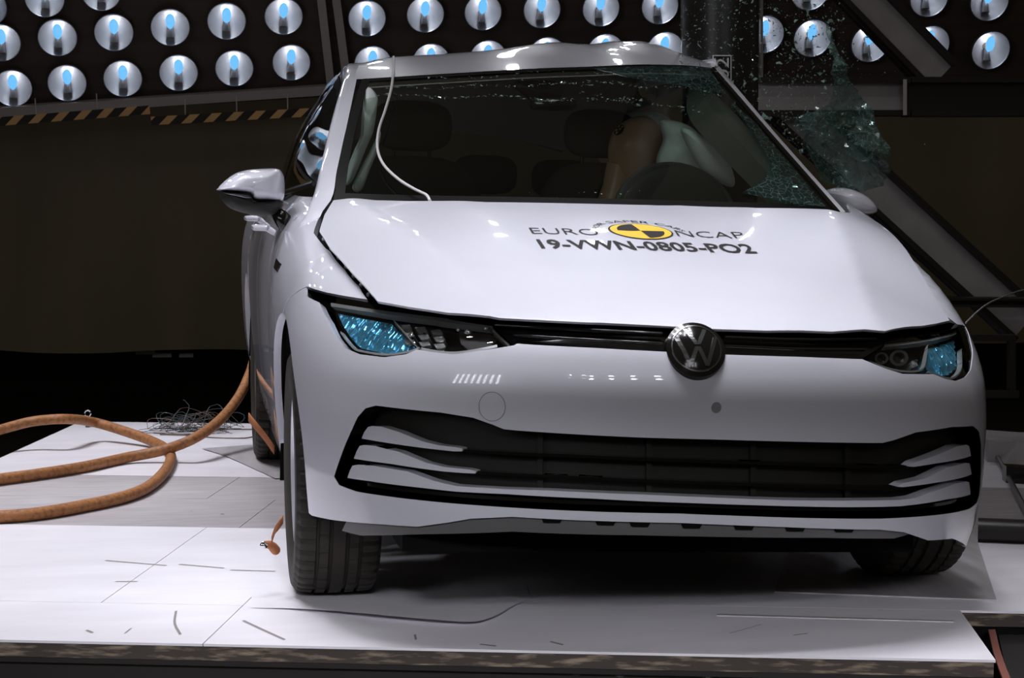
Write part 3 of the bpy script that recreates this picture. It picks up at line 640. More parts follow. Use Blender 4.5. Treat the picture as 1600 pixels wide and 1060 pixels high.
cowl = MB().grid([[p+np.array([0, -.10, -.05]) for p in cb], [p+np.array([0, .02, -.03]) for p in cb]]).build('cowl_panel', 'trim', car)
for k in range(7):                                # bright clips showing in the open bonnet gap
    t = (k+.5)/7; px = 494+(575-494)*t; py = 362+(463-362)*t
    p = cast(px+3, py+1, shell_f); MB().grid(ellipsoid(p+np.array([.006, 0, -.006]), (.006, .012+.01*(k % 2), .006), 8, 6)).build('clip', 'alloy', car, True)

# --- door mirrors
def pillow(name, m, parent, px, Y0, prof, smooth=True):
    o_ = smooth_poly([C(x, y, Y0) for x, y in px]); c = o_.mean(0); n = len(o_); g_ = []
    for s, dy in prof: g_.append([c+(p-c)*s+np.array([0, dy, 0]) for p in o_]+[c+(o_[0]-c)*s+np.array([0, dy, 0])])
    return MB().grid(g_).build(name, m, parent, smooth, 70)
MIRP = [(.95, .10), (1, .06)]+[(max(math.cos(t)**.55, .01), .05-.12*math.sin(t)) for t in np.linspace(0, PI/2-.0005, 16)]
mir = pillow('right_mirror', 'paint', car, [(341, 294), (350, 284), (368, 271), (390, 265), (430, 263), (442, 269), (446, 285), (443, 313), (420, 315), (398, 314), (388, 303), (342, 298)], .60,
             MIRP)
pillow('mirror_underside', 'trim', mir, [(344, 299), (388, 304), (398, 315), (441, 314), (438, 328), (424, 337), (385, 334), (355, 322)], .61,
       [(.9, .08), (1, .04), (1, .0), (.9, -.035), (.6, -.055), (.01, -.06)])
pillow('mirror_indicator', 'darkchrome', mir, [(350, 301.5), (386, 304.5), (393, 311), (378, 309.5)], .57, [(1, .02), (1, -.012), (.6, -.02), (.01, -.022)])
pillow('mirror_foot', 'black', mir, [(425, 337), (440, 326), (460, 346), (447, 368)], .60, [(1, .05), (1, 0), (.8, -.015), (.01, -.02)])
mil = pillow('left_mirror', 'paint', car, [(1300, 302), (1318, 293), (1342, 299), (1362, 314), (1371, 330), (1362, 336), (1330, 336), (1308, 330)], .66,
             MIRP)

# --- wheels
def tyre():
    prof = [(.205, -.085), (.225, -.098), (.262, -.108), (.292, -.106), (.308, -.096), (.3125, -.088), (.314, -.072), (.3145, -.058), (.307, -.056), (.307, -.050), (.3155, -.048), (.316, -.026), (.3075, -.024), (.3075, -.017), (.316, -.015), (.316, .015),
            (.3075, .017), (.3075, .024), (.316, .026), (.3155, .048), (.307, .050), (.307, .056), (.3145, .058), (.314, .072), (.3125, .088), (.308, .096), (.292, .106), (.262, .108), (.225, .098), (.205, .085)]
    n = 216; k = len(prof); V = []
    for j in range(n):
        for i, (r, h) in enumerate(prof):
            sk = 0
            if i in (4, 5, 6, 7, 22, 23, 24, 25) and j % 4 == 0: r -= .0065
            if 10 <= i <= 11 and j % 6 == 2 or 18 <= i <= 19 and j % 6 == 5: r -= .005
            sw = .035*abs(h)/.1*(1 if abs(h) > .05 else 0)
            t = 2*PI*j/n+sw*np.sign(h)*.6; V.append((h, r*math.cos(t), r*math.sin(t)))
    F = [(j*k+i, ((j+1) % n)*k+i, ((j+1) % n)*k+i+1, j*k+i+1) for j in range(n) for i in range(k-1)]
    return V, F
def make_wheel():
    wq = empty('wheel', (0, 0, 0), car); V, F = tyre(); obj('tyre', V, F, 'rubber', wq, True, None, 28)
    ry = Matrix.Rotation(-PI/2, 4, 'Y')            # lathe axis +Z -> -X (outer side)
    MB().lathe([(.208, -.08), (.205, -.02), (.195, .03), (.195, .07), (.206, .088), (.214, .092), (.216, .086), (.21, .07)], 48).xform(ry).build('rim', 'alloy', wq, True)
    for k in range(5):
        sp = MB(); a0 = 2*PI*k/5
        for dl in (-.16, .16):
            a = a0+dl; b = a0+dl*.75
            pt = lambda r, t, h: (r*math.cos(t), r*math.sin(t), h)
            sp.hexa([pt(.045, b-.22, .045), pt(.045, b+.22, .045), pt(.203, a+.055, .055), pt(.203, a-.055, .055)], [pt(.045, b-.16, .068), pt(.045, b+.16, .068), pt(.203, a+.04, .082), pt(.203, a-.04, .082)])
        sp.xform(ry).build('spoke', 'alloy', wq)
    MB().lathe([(.0, .074), (.03, .072), (.055, .062), (.06, .04)], 24).xform(ry).build('hub_cap', 'alloy', wq, True)
    MB().lathe([(.07, .012), (.15, .012), (.15, -.012), (.07, -.012)], 36, True).xform(ry).build('brake_disc', 'steel', wq, True)
    return wq
def put_wheel(q, loc, flip, steer=0.):
    Mw = Matrix.Translation(loc) @ Matrix.Rotation(steer, 4, 'Z') @ Matrix.Rotation(PI if flip else 0, 4, 'Z')
    q.matrix_local = car_mat.inverted() @ Mw
car_mat = Matrix.Translation((CDX, 0, 0)) @ Matrix.Rotation(ROLL, 4, 'Y')
w1 = make_wheel(); put_wheel(w1, (-.765, 0, .3166), False)
put_wheel(copy_tree(w1, car), (.785, .0, .3166), True)
put_wheel(copy_tree(w1, car), (-.765, 2.62, .3166), False)
put_wheel(copy_tree(w1, car), (.765, 2.62, .3166), True)

# --- cabin
db = MB(); rows = []
for dy, dz in ((.02, -.02), (.12, -.012), (.26, -.015), (.36, -.05), (.38, -.25)):
    rows.append([p*np.array([.95, 1, 1])+np.array([0, dy, dz+(.035*math.exp(-((p[0]-.34)/.17)**2) if .1 < dy < .3 else 0)]) for p in cb])
dashb = MB().grid(rows).build('dashboard', 'dash', car, True)
sw_c = C(1056, 345, .86); sw = MB(); th = .45
sw.tube([sw_c+np.array([.185*math.cos(t), .185*math.sin(t)*math.sin(th), .185*math.sin(t)*math.cos(th)]) for t in np.linspace(0, 2*PI, 41)], .017, 8, False)
swo = sw.build('steering_wheel', 'dash', car, True)
MB().grid(ellipsoid(sw_c, (.178, .05, .165), 28, 14, 2.2)).build('airbag_cover', 'fabric', swo, True)
def seat(xc, yc, zs, wd, hd, hr_w, name):
    s_ = empty(name, (0, 0, 0), car)
    MB().grid(ellipsoid((xc, yc, zs), (wd/2, .085, hd), 24, 14, 3.2)).build('backrest', 'fabric', s_, True)
    MB().grid(ellipsoid((xc, yc+.03, zs+hd+.10), (hr_w/2, .055, .085), 20, 12, 3)).build('headrest', 'fabric', s_, True)
    MB().grid(ellipsoid((xc, yc-.25, zs-hd+.02), (wd/2, .27, .09), 20, 10, 3)).build('cushion', 'fabric', s_, True)
    for dx in (-.06, .06): MB().tube([(xc+dx, yc+.02, zs+hd-.05), (xc+dx, yc+.03, zs+hd+.06)], .007, 8).build('headrest_post', 'trim', s_, True)
pc = C(645, 215, 1.45); seat(float(pc[0]), 1.45, float(pc[2])-.36, .50, .30, .27, 'passenger_seat')
dc = C(925, 240, 1.62); seat(float(dc[0])+.03, 1.62, float(dc[2])-.33, .44, .30, .25, 'driver_seat')
rb = empty('rear_bench', (0, 0, 0), car)
MB().grid(ellipsoid((-.02, 2.45, .66), (.66, .10, .28), 24, 12, 3.4)).build('backrest', 'fabric', rb, True)
for px, py in ((758, 273), (880, 280)):
    p = C(px, py, 2.40); MB().grid(ellipsoid(p, (.125, .05, .075), 20, 12, 3.2)).build('headrest', 'fabric', rb, True)
pillow('curtain_airbag', 'bag', car, [(576, 136), (569, 158), (564.5, 212), (548, 250), (541, 280), (543, 290), (553, 280), (571, 236), (584, 205), (590.5, 163), (590, 148)], .98, [(.6, .06), (1, .02), (.9, -.02), (.5, -.035), (.01, -.04)])
pillow('curtain_airbag', 'bag', car, [(596, 205), (581, 231), (556, 280), (552, 296), (564, 299), (576, 270), (590, 235)], 1.0, [(.6, .06), (1, .02), (.9, -.02), (.5, -.035), (.01, -.04)])
pillow('curtain_airbag', 'bag', car, [(1034, 190), (1056, 188), (1085, 200), (1110, 232), (1118, 268), (1080, 276), (1034, 272), (1028, 248), (1038, 218)], 1.17, [(.6, .04), (1, .02), (.9, -.02), (.6, -.035), (.01, -.04)])
pillow('curtain_airbag', 'bag', car, [(984, 180), (1004, 172), (1030, 176), (1052, 190), (1052, 230), (1030, 262), (1010, 250), (992, 205)], 1.62, [(.6, .03), (1, .02), (.9, -.015), (.6, -.025), (.01, -.03)])
pillow('side_airbag', 'bag', car, [(1066, 205), (1080, 202), (1105, 218), (1135, 245), (1150, 290), (1125, 285), (1095, 262)], 1.06, [(.6, .05), (1, .02), (.9, -.02), (.5, -.035), (.01, -.04)])
pt = [C(*p) for p in ((1098, 116, 1.13), (1140, 152, 1.0), (1190, 206, .83), (1242, 268, .65), (1285, 320, .50))]; pt2 = [C(*p) for p in ((1078, 128, 1.14), (1078, 176, 1.03), (1120, 228, .92), (1172, 282, .80), (1212, 322, .70))]
a_, b_ = spline(pt, 20), spline(pt2, 20); MB().grid([[x+np.array([0, .04, -.02]) for x in a_], [x*.5+y*.5+np.array([0, .0, -.005]) for x, y in zip(a_, b_)], [x+np.array([0, .02, -.01]) for x in b_], [x+np.array([.02, .06, -.01]) for x in b_]]).build('pillar_trim', 'ptrim', car, True)
vis = pillow('headliner_console', 'trim', car, [(800, 128), (870, 126), (880, 150), (862, 158), (835, 160), (815, 145)], 1.10, [(.8, .06), (1, .02), (.9, -.02), (.01, -.03)])
pillow('inner_mirror', 'black', car, [(828, 160), (835, 153), (890, 153), (900, 160), (895, 172), (835, 172)], .98, [(.9, .02), (1, 0), (.9, -.015), (.01, -.02)])
hl_ = MB().grid((R3.transpose(1, 0, 2)-np.array([0, 0, .03]))[:, 2:-2]).build('headliner', 'liner', car, True)
# --- crash test dummy at the wheel (a thing of its own inside the car)
DUM = car_mat
hc = to_world(C(993, 233, 1.46))
dummy = empty('crash_test_dummy', tuple(hc-np.array([0, 0, .75])))
tag(dummy, 'tan vinyl crash test dummy leaning over behind the steering wheel', 'dummy')
hm = MB(); Gd = []
nu, nv = 32, 24
for i in range(nv+1):
    ph = -PI/2+PI*i/nv; row = []
    for j in range(nu+1):
        t = 2*PI*j/nu; x, y, z = math.cos(t)*math.cos(ph), math.sin(t)*math.cos(ph), math.sin(ph)
        # local head: +x right ear .. face looks to -y ; cranium wide, jaw narrow
        wdt = .078*(1-.22*max(0, -z)**1.3); dp = .098*(1-.10*max(0, -z)); q = np.array([x*wdt, y*dp+(-.012 if z < 0 else 0)*abs(z), z*.118])
        if y < 0:
            q[1] -= .020*math.exp(-((q[0])/.013)**2-((q[2]+.012)/.022)**2)            # nose
            q[1] += .010*(math.exp(-((abs(q[0])-.03)/.014)**2-((q[2]-.012)/.012)**2))   # eye sockets
            q[1] += .004*math.exp(-(q[0]/.026)**2-((q[2]+.055)/.006)**2)                # mouth
            q[1] -= .008*math.exp(-(q[0]/.03)**2-((q[2]+.088)/.02)**2)                  # chin
        q[0] += np.sign(x)*.010*math.exp(-((q[1]-.012)/.014)**2-((q[2]+.0)/.028)**2)    # ears
        row.append(q)
    Gd.append(row)
hm.grid(Gd)
HM = Matrix.Translation((0, 0, .75)) @ Matrix.Rotation(math.radians(20), 4, 'Y') @ Matrix.Rotation(math.radians(62), 4, 'Z') @ Matrix.Rotation(math.radians(14), 4, 'X')
hm.xform(HM).build('head', 'skin', dummy, True, 60)
MB().tube([HM @ Vector((0, .01, -.07)), Vector((-.06, .02, .62)), Vector((-.075, .03, .54))], [.052, .05, .06], 16).build('neck', 'skin', dummy, True)
TM = HM @ Matrix.Translation((-.057, .068, .022)) @ Vector((-9, 7.2, 1.6)).to_track_quat('Z', 'Y').to_matrix().to_4x4()
tgt = MB().lathe([(0, .002), (.021, .0015), (.0212, 0)], 20).xform(TM).build('head_target', 'ink', dummy)
for k, (a, b) in enumerate(((-.008, .010), (.008, .004), (-.006, -.006), (.006, -.013), (.009, .014))):
    MB().lathe([(0, .004), (.0042, .0035)], 10).xform(TM @ Matrix.Translation((a, b, .0008))).build('target_dot', 'yellow', tgt)
# torso and arms grown as one surface
tv = [(-.08, .04, .15), (-.08, .05, .34), (-.078, .04, .50), (-.27, .03, .47), (.12, .03, .45), (-.33, -.06, .24), (.17, -.08, .22), (-.26, -.32, .20), (.14, -.33, .20)]
te = [(0, 1), (1, 2), (2, 3), (2, 4), (3, 5), (4, 6), (5, 7), (6, 8)]
tr_ = [.17, .17, .10, .075, .075, .052, .052, .036, .036]
me = bpy.data.meshes.new('torso'); me.from_pydata(tv, te, []); me.materials.append(M['bib'])
to = bpy.data.objects.new('torso', me); COL.objects.link(to); to.parent = dummy
sk = to.modifiers.new('skin', 'SKIN'); sb = to.modifiers.new('sub', 'SUBSURF'); sb.levels = 1; sb.render_levels = 1
for i, r in enumerate(tr_): me.skin_vertices[0].data[i].radius = (r, r*.75 if i < 3 else r)
me.skin_vertices[0].data[0].use_root = True

# ------------------------------------------------------------------ the sled deck and the hall
A14 = math.radians(-14.1); e1 = np.array([math.cos(A14), math.sin(A14)]); e2 = np.array([-math.sin(A14), math.cos(A14)])
O_ = np.array(G(0, 1000)[:2])
def deckpt(u, v): return O_+e1*u+e2*v
def deckuv(px, py): d = G(px, py)[:2]-O_; return float(d@e1), float(d@e2)
def slab(mb, uv, z0, z1):
    n = len(uv); P = [deckpt(u, v) for u, v in uv]; V = [(p[0], p[1], z0) for p in P]+[(p[0], p[1], z1) for p in P]
    return mb.add(V, [tuple(range(n))[::-1], tuple(range(n, 2*n))]+[(i, (i+1) % n, (i+1) % n+n, i+n) for i in range(n)])
uR, _ = deckuv(1555, 1031); _, vB = deckuv(300, 661); _, vs1 = deckuv(200, 822.5); _, vs2 = deckuv(200, 743.5); _, vf = deckuv(300, 945); uL = deckuv(110, 665)[0]
deck = empty('sled_deck', tuple(np.r_[deckpt(uR/2, 1.0), -.03])); tag(deck, 'wide white deck of plates under the car, worn plywood edge in front', 'platform')
deck_inv = Matrix.Translation(deck.location).inverted()
def dpart(name, m, uv, z0, z1, par=deck):
    mb = MB(); slab(mb, uv, z0, z1); mb.xform(deck_inv); return mb.build(name, m, par)
g_ = .0012; L_ = -1.2; u0_, v0_ = deckuv(0, 716)
usA = deckuv(245, 880)[0]; usB = deckuv(350, 975)[0]; usC = deckuv(345, 765)[0]
dpart('deck_plate', 'deck', [(L_, 0), (usB-g_, 0), (usB-g_, vf-g_), (L_, vf-g_)], -.006, 0)
dpart('deck_plate', 'deck', [(usB+g_, 0), (uR, 0), (uR, vf+.10), (usB+g_, vf+.10)], -.006, 0)
dpart('deck_plate', 'deck', [(L_, vf+g_), (usA-g_, vf+g_), (usA-g_, vs1-g_), (L_, vs1-g_)], -.006, 0)
dpart('deck_plate', 'deck', [(usA+g_, vf+g_), (usB-g_, vf+g_), (usB-g_, vf+.10+g_), (uR+.9, vf+.10+g_), (uR+.9, vs1-g_), (usA+g_, vs1-g_)], -.006, 0)
vm = (vs1+vs2)/2+.03
dpart('deck_plate', 'dull', [(L_, vs1+g_), (usA+.1, vs1+g_), (usA+.1, vm), (L_, vm)], -.006, -.0006)
dpart('deck_plate', 'dull', [(usA+.1+2*g_, vs1+g_), (uR+.9, vs1+g_), (uR+.9, vs2-g_), (usC+g_, vs2-g_), (usC+g_, vm), (usA+.1+2*g_, vm)], -.006, -.0006)
dpart('deck_plate', 'dull', [(L_, vm+2*g_), (usC-g_, vm+2*g_), (usC-g_, vs2-g_), (L_, vs2-g_)], -.006, -.0006)
dpart('deck_plate', 'deck', [(u0_-.08, vs2+g_), (usC+.35, vs2+g_), (usC+.35, vB), (uL, vB), (u0_, v0_)], -.006, 0)
dpart('deck_plate', 'deck', [(usC+.35+g_, vs2+g_), (uR+.9, vs2+g_), (uR+.9, vB), (usC+.35+g_, vB)], -.006, 0)
dpart('plywood_edge', 'ply', [(L_, .004), (uR-.003, .004), (uR-.003, .25), (L_, .25)], -.040, -.0065)
dpart('plywood_core', 'ply', [(L_, .26), (uR-.003, .26), (uR-.003, vf+.105), (uR+.9, vf+.105), (uR+.9, vB-.01), (uL+.02, vB-.01), (u0_+.02, v0_), (u0_-.06, vs2), (L_, vs2)], -.040, -.0085)
# thin loose plates lifted at the edge
sp_uv = [deckuv(*p) for p in ((1210, 927), (1557, 940), (1519, 823), (1250, 815))]
dpart('thin_plate', 'sheet', sp_uv, .0006, .004)
sh = MB(); rows = []
fr_ = [(392, 950.5, .001), (450, 951, .004), (520, 955, .011), (600, 962, .014), (680, 969, .013), (740, 972, .011), (775, 962, .010), (800, 948, .006), (830, 936, .002)]
fr3 = spline([G(x, y, z) for x, y, z in fr_], 40); bk = [G(430+10*k, 925-.4*k, .0008) for k in range(40)]
for t in np.linspace(0, 1, 6): rows.append([fr3[k]*(1-t)+np.array(bk[k])*t-np.array([0, 0, .004*math.sin(PI*t)*(fr3[k][2] > .006)]) for k in range(40)])
sh.grid(rows).xform(deck_inv); so = sh.build('lifted_film', 'deck', deck, True)
sm = spline([G(x, y, .0035) for x, y in ((315, 701), (350, 712), (400, 734), (430, 748))], 12); dq = MB()
dq.grid([[p for p in sm], [p+np.array([.5, .25, -.003]) for p in sm]]).xform(deck_inv).build('thin_plate', 'sheet', deck)
dpart('front_lip', 'sheet', [deckuv(1120, 963), deckuv(1490, 973), deckuv(1490, 971), deckuv(1120, 960.5)], 0, .002)
scuffs = [((275, 955), (273, 975), (282, 992)), ((380, 970), (410, 984), (445, 1000)), ((195, 990), (205, 982)), ((135, 985), (145, 989)), ((5, 988), (15, 985)), ((650, 1000), (648, 992)), ((750, 1007), (775, 1010)), ((165, 876), (260, 884)), ((280, 882), (350, 888)), ((360, 891), (430, 893)), ((180, 909), (215, 909)), ((1140, 990), (1190, 976)), ((1240, 993), (1262, 990)), ((860, 1003), (880, 1008)), ((298, 800), (300, 799)), ((345, 803), (350, 804))]
for s_ in scuffs:
    c_ = spline([G(x, y, .0008) for x, y in s_], 8); MB().grid([[p-np.array([.003, .004, 0]) for p in c_], [p+np.array([.003, .004, 0]) for p in c_]]).xform(deck_inv).build('scuff_mark', 'scuff', deck)
# steel carrier below the deck with bolts
frame = empty('steel_carrier', tuple(np.r_[deckpt(uR/2, .3), -.34])); tag(frame, 'dark bolted steel beam running below the front edge of the white deck', 'beam')
fi = Matrix.Translation(frame.location).inverted()
mb = MB(); slab(mb, [(L_, .02), (uR-.01, .02), (uR-.01, .12), (L_, .12)], -.34, -.052); mb.xform(fi).build('front_beam', 'darkbeam', frame)
mb = MB(); slab(mb, [(L_, .002), (uR-.002, .002), (uR-.002, .14), (L_, .14)], -.052, -.0405); mb.xform(fi).build('top_flange', 'darkbeam', frame)
mb = MB(); slab(mb, [(L_, .13), (uR+.88, .62), (uR+.88, vB-.3), (uL+.1, vB-.3), (L_, 1.5)], -.34, -.0405); mb.xform(fi).build('frame_body', 'void', frame)
for px, py in ((214, 1030.5), (335, 1031), (399, 1033), (521, 1037), (646, 1039.5), (774, 1041), (901, 1047), (969, 1050), (1106, 1055), (1231, 1056)):
    Pz = None
    d = ray(px, py); nrm = np.array([-e2[0], -e2[1], 0]); p0 = np.r_[deckpt(0, .02), 0]; t = ((p0-CAM)@nrm)/(d@nrm); q = CAM+d*t
    Mx = Matrix.Translation(q-np.array(frame.location)) @ Vector(nrm).to_track_quat('Z', 'Y').to_matrix().to_4x4()
    b_ = MB().lathe([(0, .006), (.013, .006), (.013, 0)], 20).xform(Mx).build('bolt', 'bolt', frame)
    MB().lathe([(0, .013), (.0072, .013), (.008, .0115), (.008, .005)], 6).xform(Mx).build('bolt_head', 'bolt', b_)

HZ = -.34
obj('floor', [(-14, -8, HZ), (16, -8, HZ), (16, 12, HZ), (-14, 12, HZ)], [(0, 1, 2, 3)], 'hall')['kind'] = 'structure'
wb = MB().box(-14, 16, 9.0, 9.2, HZ, 8).build('wall_back', 'wall'); wb['kind'] = 'structure'
# black cloth hanging below the left racks
cu_ = MB(); rows = []; xs = np.linspace(-9, 9, 361)
for z in np.linspace(0, 1, 9):
    rows.append([(x, 7.1+.030*math.sin(x*5.1+.6*math.sin(x*2.3))*(1.15-z)+.012*math.sin(x*13), (.10+.025*math.sin(x*1.3)+.012*math.sin(x*4.1))*(1-z)+2.6*z) for x in xs])
cuo = cu_.grid(rows).build('curtain', 'curtain', None, True); tag(cuo, 'dark brown black cloth curtain hanging behind the car below the lamp banks', 'curtain')

# ------------------------------------------------------------------ lamp banks
def bank(name, label, ordn, corners, rows, Y0, tilt, rpx, z_ref, rowname, frames, lampgroup):
    """corners/rows in photo pixels on a rack plane that leans forward: Y = Y0 - tilt*(z - z_ref)"""
    n = np.array([0, -1, -tilt]); n /= np.linalg.norm(n); p0 = np.array([0, Y0, z_ref])
    def onp(x, y, off=0.): d = ray(x, y); return CAM+d*(((p0+n*off-CAM)@n)/(d@n))
    root = empty(name, tuple(onp(*np.mean(corners, 0)))); tag(root, label, 'lamp rack', 'tilted lamp racks') if False else tag(root, label, 'lamp rack')
    inv = Matrix.Translation(root.location).inverted()
    MB().hexa([onp(*c, -.058) for c in corners], [onp(*c, -.10) for c in corners]).xform(inv).build('panel', 'rack', root)
    for pa, pb, wd in frames:
        a, b = onp(*pa), onp(*pb); d = (b-a)/np.linalg.norm(b-a); s = np.cross(d, n)*wd/2
        MB().hexa([a-s, a+s, b+s, b-s], [a-s+n*.035, a+s+n*.035, b+s+n*.035, b-s+n*.035]).xform(inv).build('frame_bar', 'rackframe', root)
    out = []
    for rn, row in zip(rowname, rows):
        for k, (x, y) in enumerate(row):
            c = onp(x, y, .0); R = rpx*np.linalg.norm(c-CAM)/FPX
            out.append((c, R, n, rn, k, len(row)))
    return root, out
ORD = ['first', 'second', 'third', 'fourth', 'fifth', 'sixth', 'seventh', 'eighth']
proto = None
def make_lamp(R):
    L = empty('floodlight', (0, 0, 0))
    MB().lathe([(R*.10, -R*.62), (R*.30, -R*.56), (R*.55, -R*.40), (R*.78, -R*.20), (R*.95, R*.06)], 36).build('reflector', 'reflector', L, True)
    MB().lathe([(R*.95, R*.06), (R*.97, R*.10), (R*1.0, R*.10), (R*1.02, R*.04), (R*1.0, -R*.06)], 36).build('lamp_rim', 'rim', L, True)
    MB().lathe([(.001, R*.24), (R*.35, R*.215), (R*.65, R*.15), (R*.95, R*.07)], 32).build('lens', 'lens', L, True)
    MB().grid(ellipsoid((0, R*.27, -R*.12), (R*.24, R*.42, R*.12), 14, 10)).build('bulb', 'bulb', L, True)
    MB().tube([(0, R*.0, -R*.45), (0, -R*.62, -R*.16)], [R*.10, R*.2], 10).build('shield', 'rim', L, True)
    return L
lamps = []
b1, l1 = bank('lamp_rack', 'left tilted black lamp rack above the hazard striped strips', ORD, [(-140, -40), (514, -60), (536, 150), (-140, 190)],
    [[(-20, 10), (70, -4), (158, -14)], [(2, 65), (90, 57), (178, 49), (266, 41), (354, 31.5), (443, 24)], [(20, 136), (105, 128), (192, 121), (279, 112), (366, 105), (455, 96)]],
    6.0, .42, 29, 1.9, ['top', 'middle', 'lower'], [((497, -40), (518, 145), .045), ((-140, 182), (516, 138), .055)], 'floodlights of the left rack')
b2, l2 = bank('lamp_rack', 'middle black lamp rack right above the car roof', ORD, [(524, -40), (1064, -40), (1064, 130), (548, 150)],
    [[(573, 27), (664, 21), (754, 17.5), (846, 14), (938, 11.5), (1030, 8)], [(582, 98), (673, 94), (762, 89), (854, 84), (945, 79), (1038, 76)]],
    6.0, .42, 29, 1.9, ['upper', 'lower'], [((520, -40), (545, 150), .045), ((1065, -40), (1065, 130), .012)], 'floodlights of the middle rack')
b3, l3 = bank('lamp_rack', 'right lamp rack behind the grey diagonal beam', ORD, [(1188, -40), (1660, -40), (1660, 122), (1188, 122)],
    [[(1264, -15), (1356, -10), (1450, -5), (1544, 1)], [(1176+18, 52), (1268, 58), (1358, 66), (1452, 68), (1546, 77)]],
    6.0, .42, 30, 1.9, ['top', 'lower'], [((1188, -40), (1188, 122), .014)], 'floodlights of the right rack')
for bn, ls in (('left', l1), ('middle', l2), ('right', l3)):
    for c, R, n, rn, k, m_ in ls:
        if proto is None: proto = make_lamp(R); o = proto; R0 = R
        else: o = copy_tree(proto)
        o.location = tuple(c+n*.012); o.scale = (R/R0,)*3
        z = Vector(n); x = Vector((1, 0, 0)); y = z.cross(x)
        o.rotation_euler = Matrix(((x[0], y[0], z[0]), (x[1], y[1], z[1]), (x[2], y[2], z[2]))).to_euler()
        tag(o, 'round floodlight, %s from the left in the %s row of the %s lamp rack' % (ORD[k], rn, bn), 'lamp', 'floodlights of the %s rack' % bn)
        lamps.append(o)
        l = bpy.data.lights.new('lamp_light', 'POINT'); l.energy = .13; l.color = (1, .98, 1); l.shadow_soft_size = .008
        lo = bpy.data.objects.new('lamp_light', l); COL.objects.link(lo); lo.parent = o; lo.location = (0, R0*.22, -R0*.30)

# ------------------------------------------------------------------ hazard strips under the left rack
for (a, b, hpx, lab) in (((-40, 193), (234, 171.5), 13, 'orange and black hazard striped strip below the left lamp rack, outer one'), ((236, 189), (503, 174.5), 13, 'orange and black hazard striped strip ending next to the car roof')):
    A_, B_ = U(*a, 5.75), U(*b, 5.75); Lg = np.linalg.norm(B_-A_); h = hpx*np.linalg.norm(A_-CAM)/FPX
    o = MB().box(0, Lg, 0, .02, -h/2, h/2).build('hazard_strip', 'hazard'); o.location = tuple(A_)
    x = Vector(B_-A_).normalized(); y = Vector((0, 0, 1)).cross(x).normalized(); z = x.cross(y)
    o.rotation_euler = Matrix(((x[0], y[0], z[0]), (x[1], y[1], z[1]), (x[2], y[2], z[2]))).to_euler(); tag(o, lab, 'hazard strip', 'hazard strips')
    for t in ((.2, .5, .8) if a[0] > 0 else (.35, .7)):
        MB().tube([(Lg*t, .01, h*.4), (Lg*t+.004, .01, h*.4+.09)], .004, 6).build('hanger', 'rackframe', o)

# ------------------------------------------------------------------ impact pole and steel frame
pcn = U(1126, 100, 1.36); pole = empty('impact_pole', (float(pcn[0]), 1.36, .002)); tag(pole, 'black round impact pole pressed into the far side of the car', 'pole')
MB().lathe([(.127, .02), (.127, 4.6)], 48).build('shaft', 'pole', pole, True)
MB().lathe([(0, .02), (.24, .02), (.24, 0), (0, 0)], 48).build('base_flange', 'darkbeam', pole)
def on_pole(px, py):
    d = ray(px, py); o2 = CAM-np.array([pcn[0], 1.36, 0]); r = .1275; a = d[0]**2+d[1]**2; b = 2*(o2[0]*d[0]+o2[1]*d[1]); c = o2[0]**2+o2[1]**2-r*r; t = (-b-math.sqrt(b*b-4*a*c))/(2*a); return CAM+d*t-np.array([pcn[0], 1.36, .002])
pl = lambda x0, x1, y0, y1: [[on_pole(x, y) for x in np.linspace(x0, x1, 6)] for y in (y0, y1)]
plate = MB().grid(pl(1113, 1143, 86, 130)).build('number_plate', 'print_white', pole)
pl2 = lambda x0, x1, y0, y1: [[on_pole(x, y)*np.array([1.003, 1.003, 1])+np.array([0, -.0008, 0]) for x in np.linspace(x0, x1, 6)] for y in (y0, y1)]
MB().grid(pl2(1115, 1141.2, 87.8, 128.2)).build('plate_face', 'black', plate)
cu = bpy.data.curves.new('print', 'FONT'); cu.body = '02'; cu.size = 1; cu.resolution_u = 3; to = bpy.data.objects.new('print', cu); COL.objects.link(to); bpy.context.view_layer.update()
me = to.evaluated_get(bpy.context.evaluated_depsgraph_get()).to_mesh(); vs_ = [v.co.copy() for v in me.vertices]; fs_ = [tuple(p.vertices) for p in me.polygons]; bpy.data.objects.remove(to)
lo, hi = min(v.x for v in vs_), max(v.x for v in vs_)
obj('number', [on_pole(1138.5-20.5*v.y/.72, 124.5-34*(v.x-lo)/(hi-lo))*np.array([1.006, 1.006, 1])+np.array([0, -.0016, 0]) for v in vs_], fs_, 'print_white', plate)

fr_root = empty('steelwork', tuple(U(1400, 300, 2.3)*np.array([1, 1, 0])+np.array([0, 0, HZ]))); tag(fr_root, 'steel frame of grey diagonal braces and beams to the right of the pole', 'frame')
f_inv = Matrix.Translation(fr_root.location).inverted()
def ibeam(a, b, wpx, Y, web, name='brace', dep=.10, fl=.022, par=fr_root, inv=f_inv, flm='darkbeam'):
    A_, B_ = U(*a, Y), U(*b, Y); d = (B_-A_)/np.linalg.norm(B_-A_); n = np.array([0, -1, 0.]); s = np.cross(d, n); s /= np.linalg.norm(s); wd = wpx*np.linalg.norm((A_+B_)/2-CAM)/FPX
    def bx(s0, s1, n0, n1): q = lambda P: [P+s*s0+n*n0, P+s*s1+n*n0, P+s*s1+n*n1, P+s*s0+n*n1]; return MB().hexa(q(A_), q(B_)).xform(inv)
    r = bx(-wd/2, wd/2, -.008, .008).build(name, web, par)
    bx(-wd/2, -wd/2+fl, -dep/2, dep/2).build('flange', flm, r); bx(wd/2-fl, wd/2, -dep/2, dep/2).build('flange', flm, r)
    return r
ibeam((1304, -50), (1469, 121), 62, 2.45, 'beam')
ibeam((1222, 160), (1600, 508), 66, 2.45, 'beam')
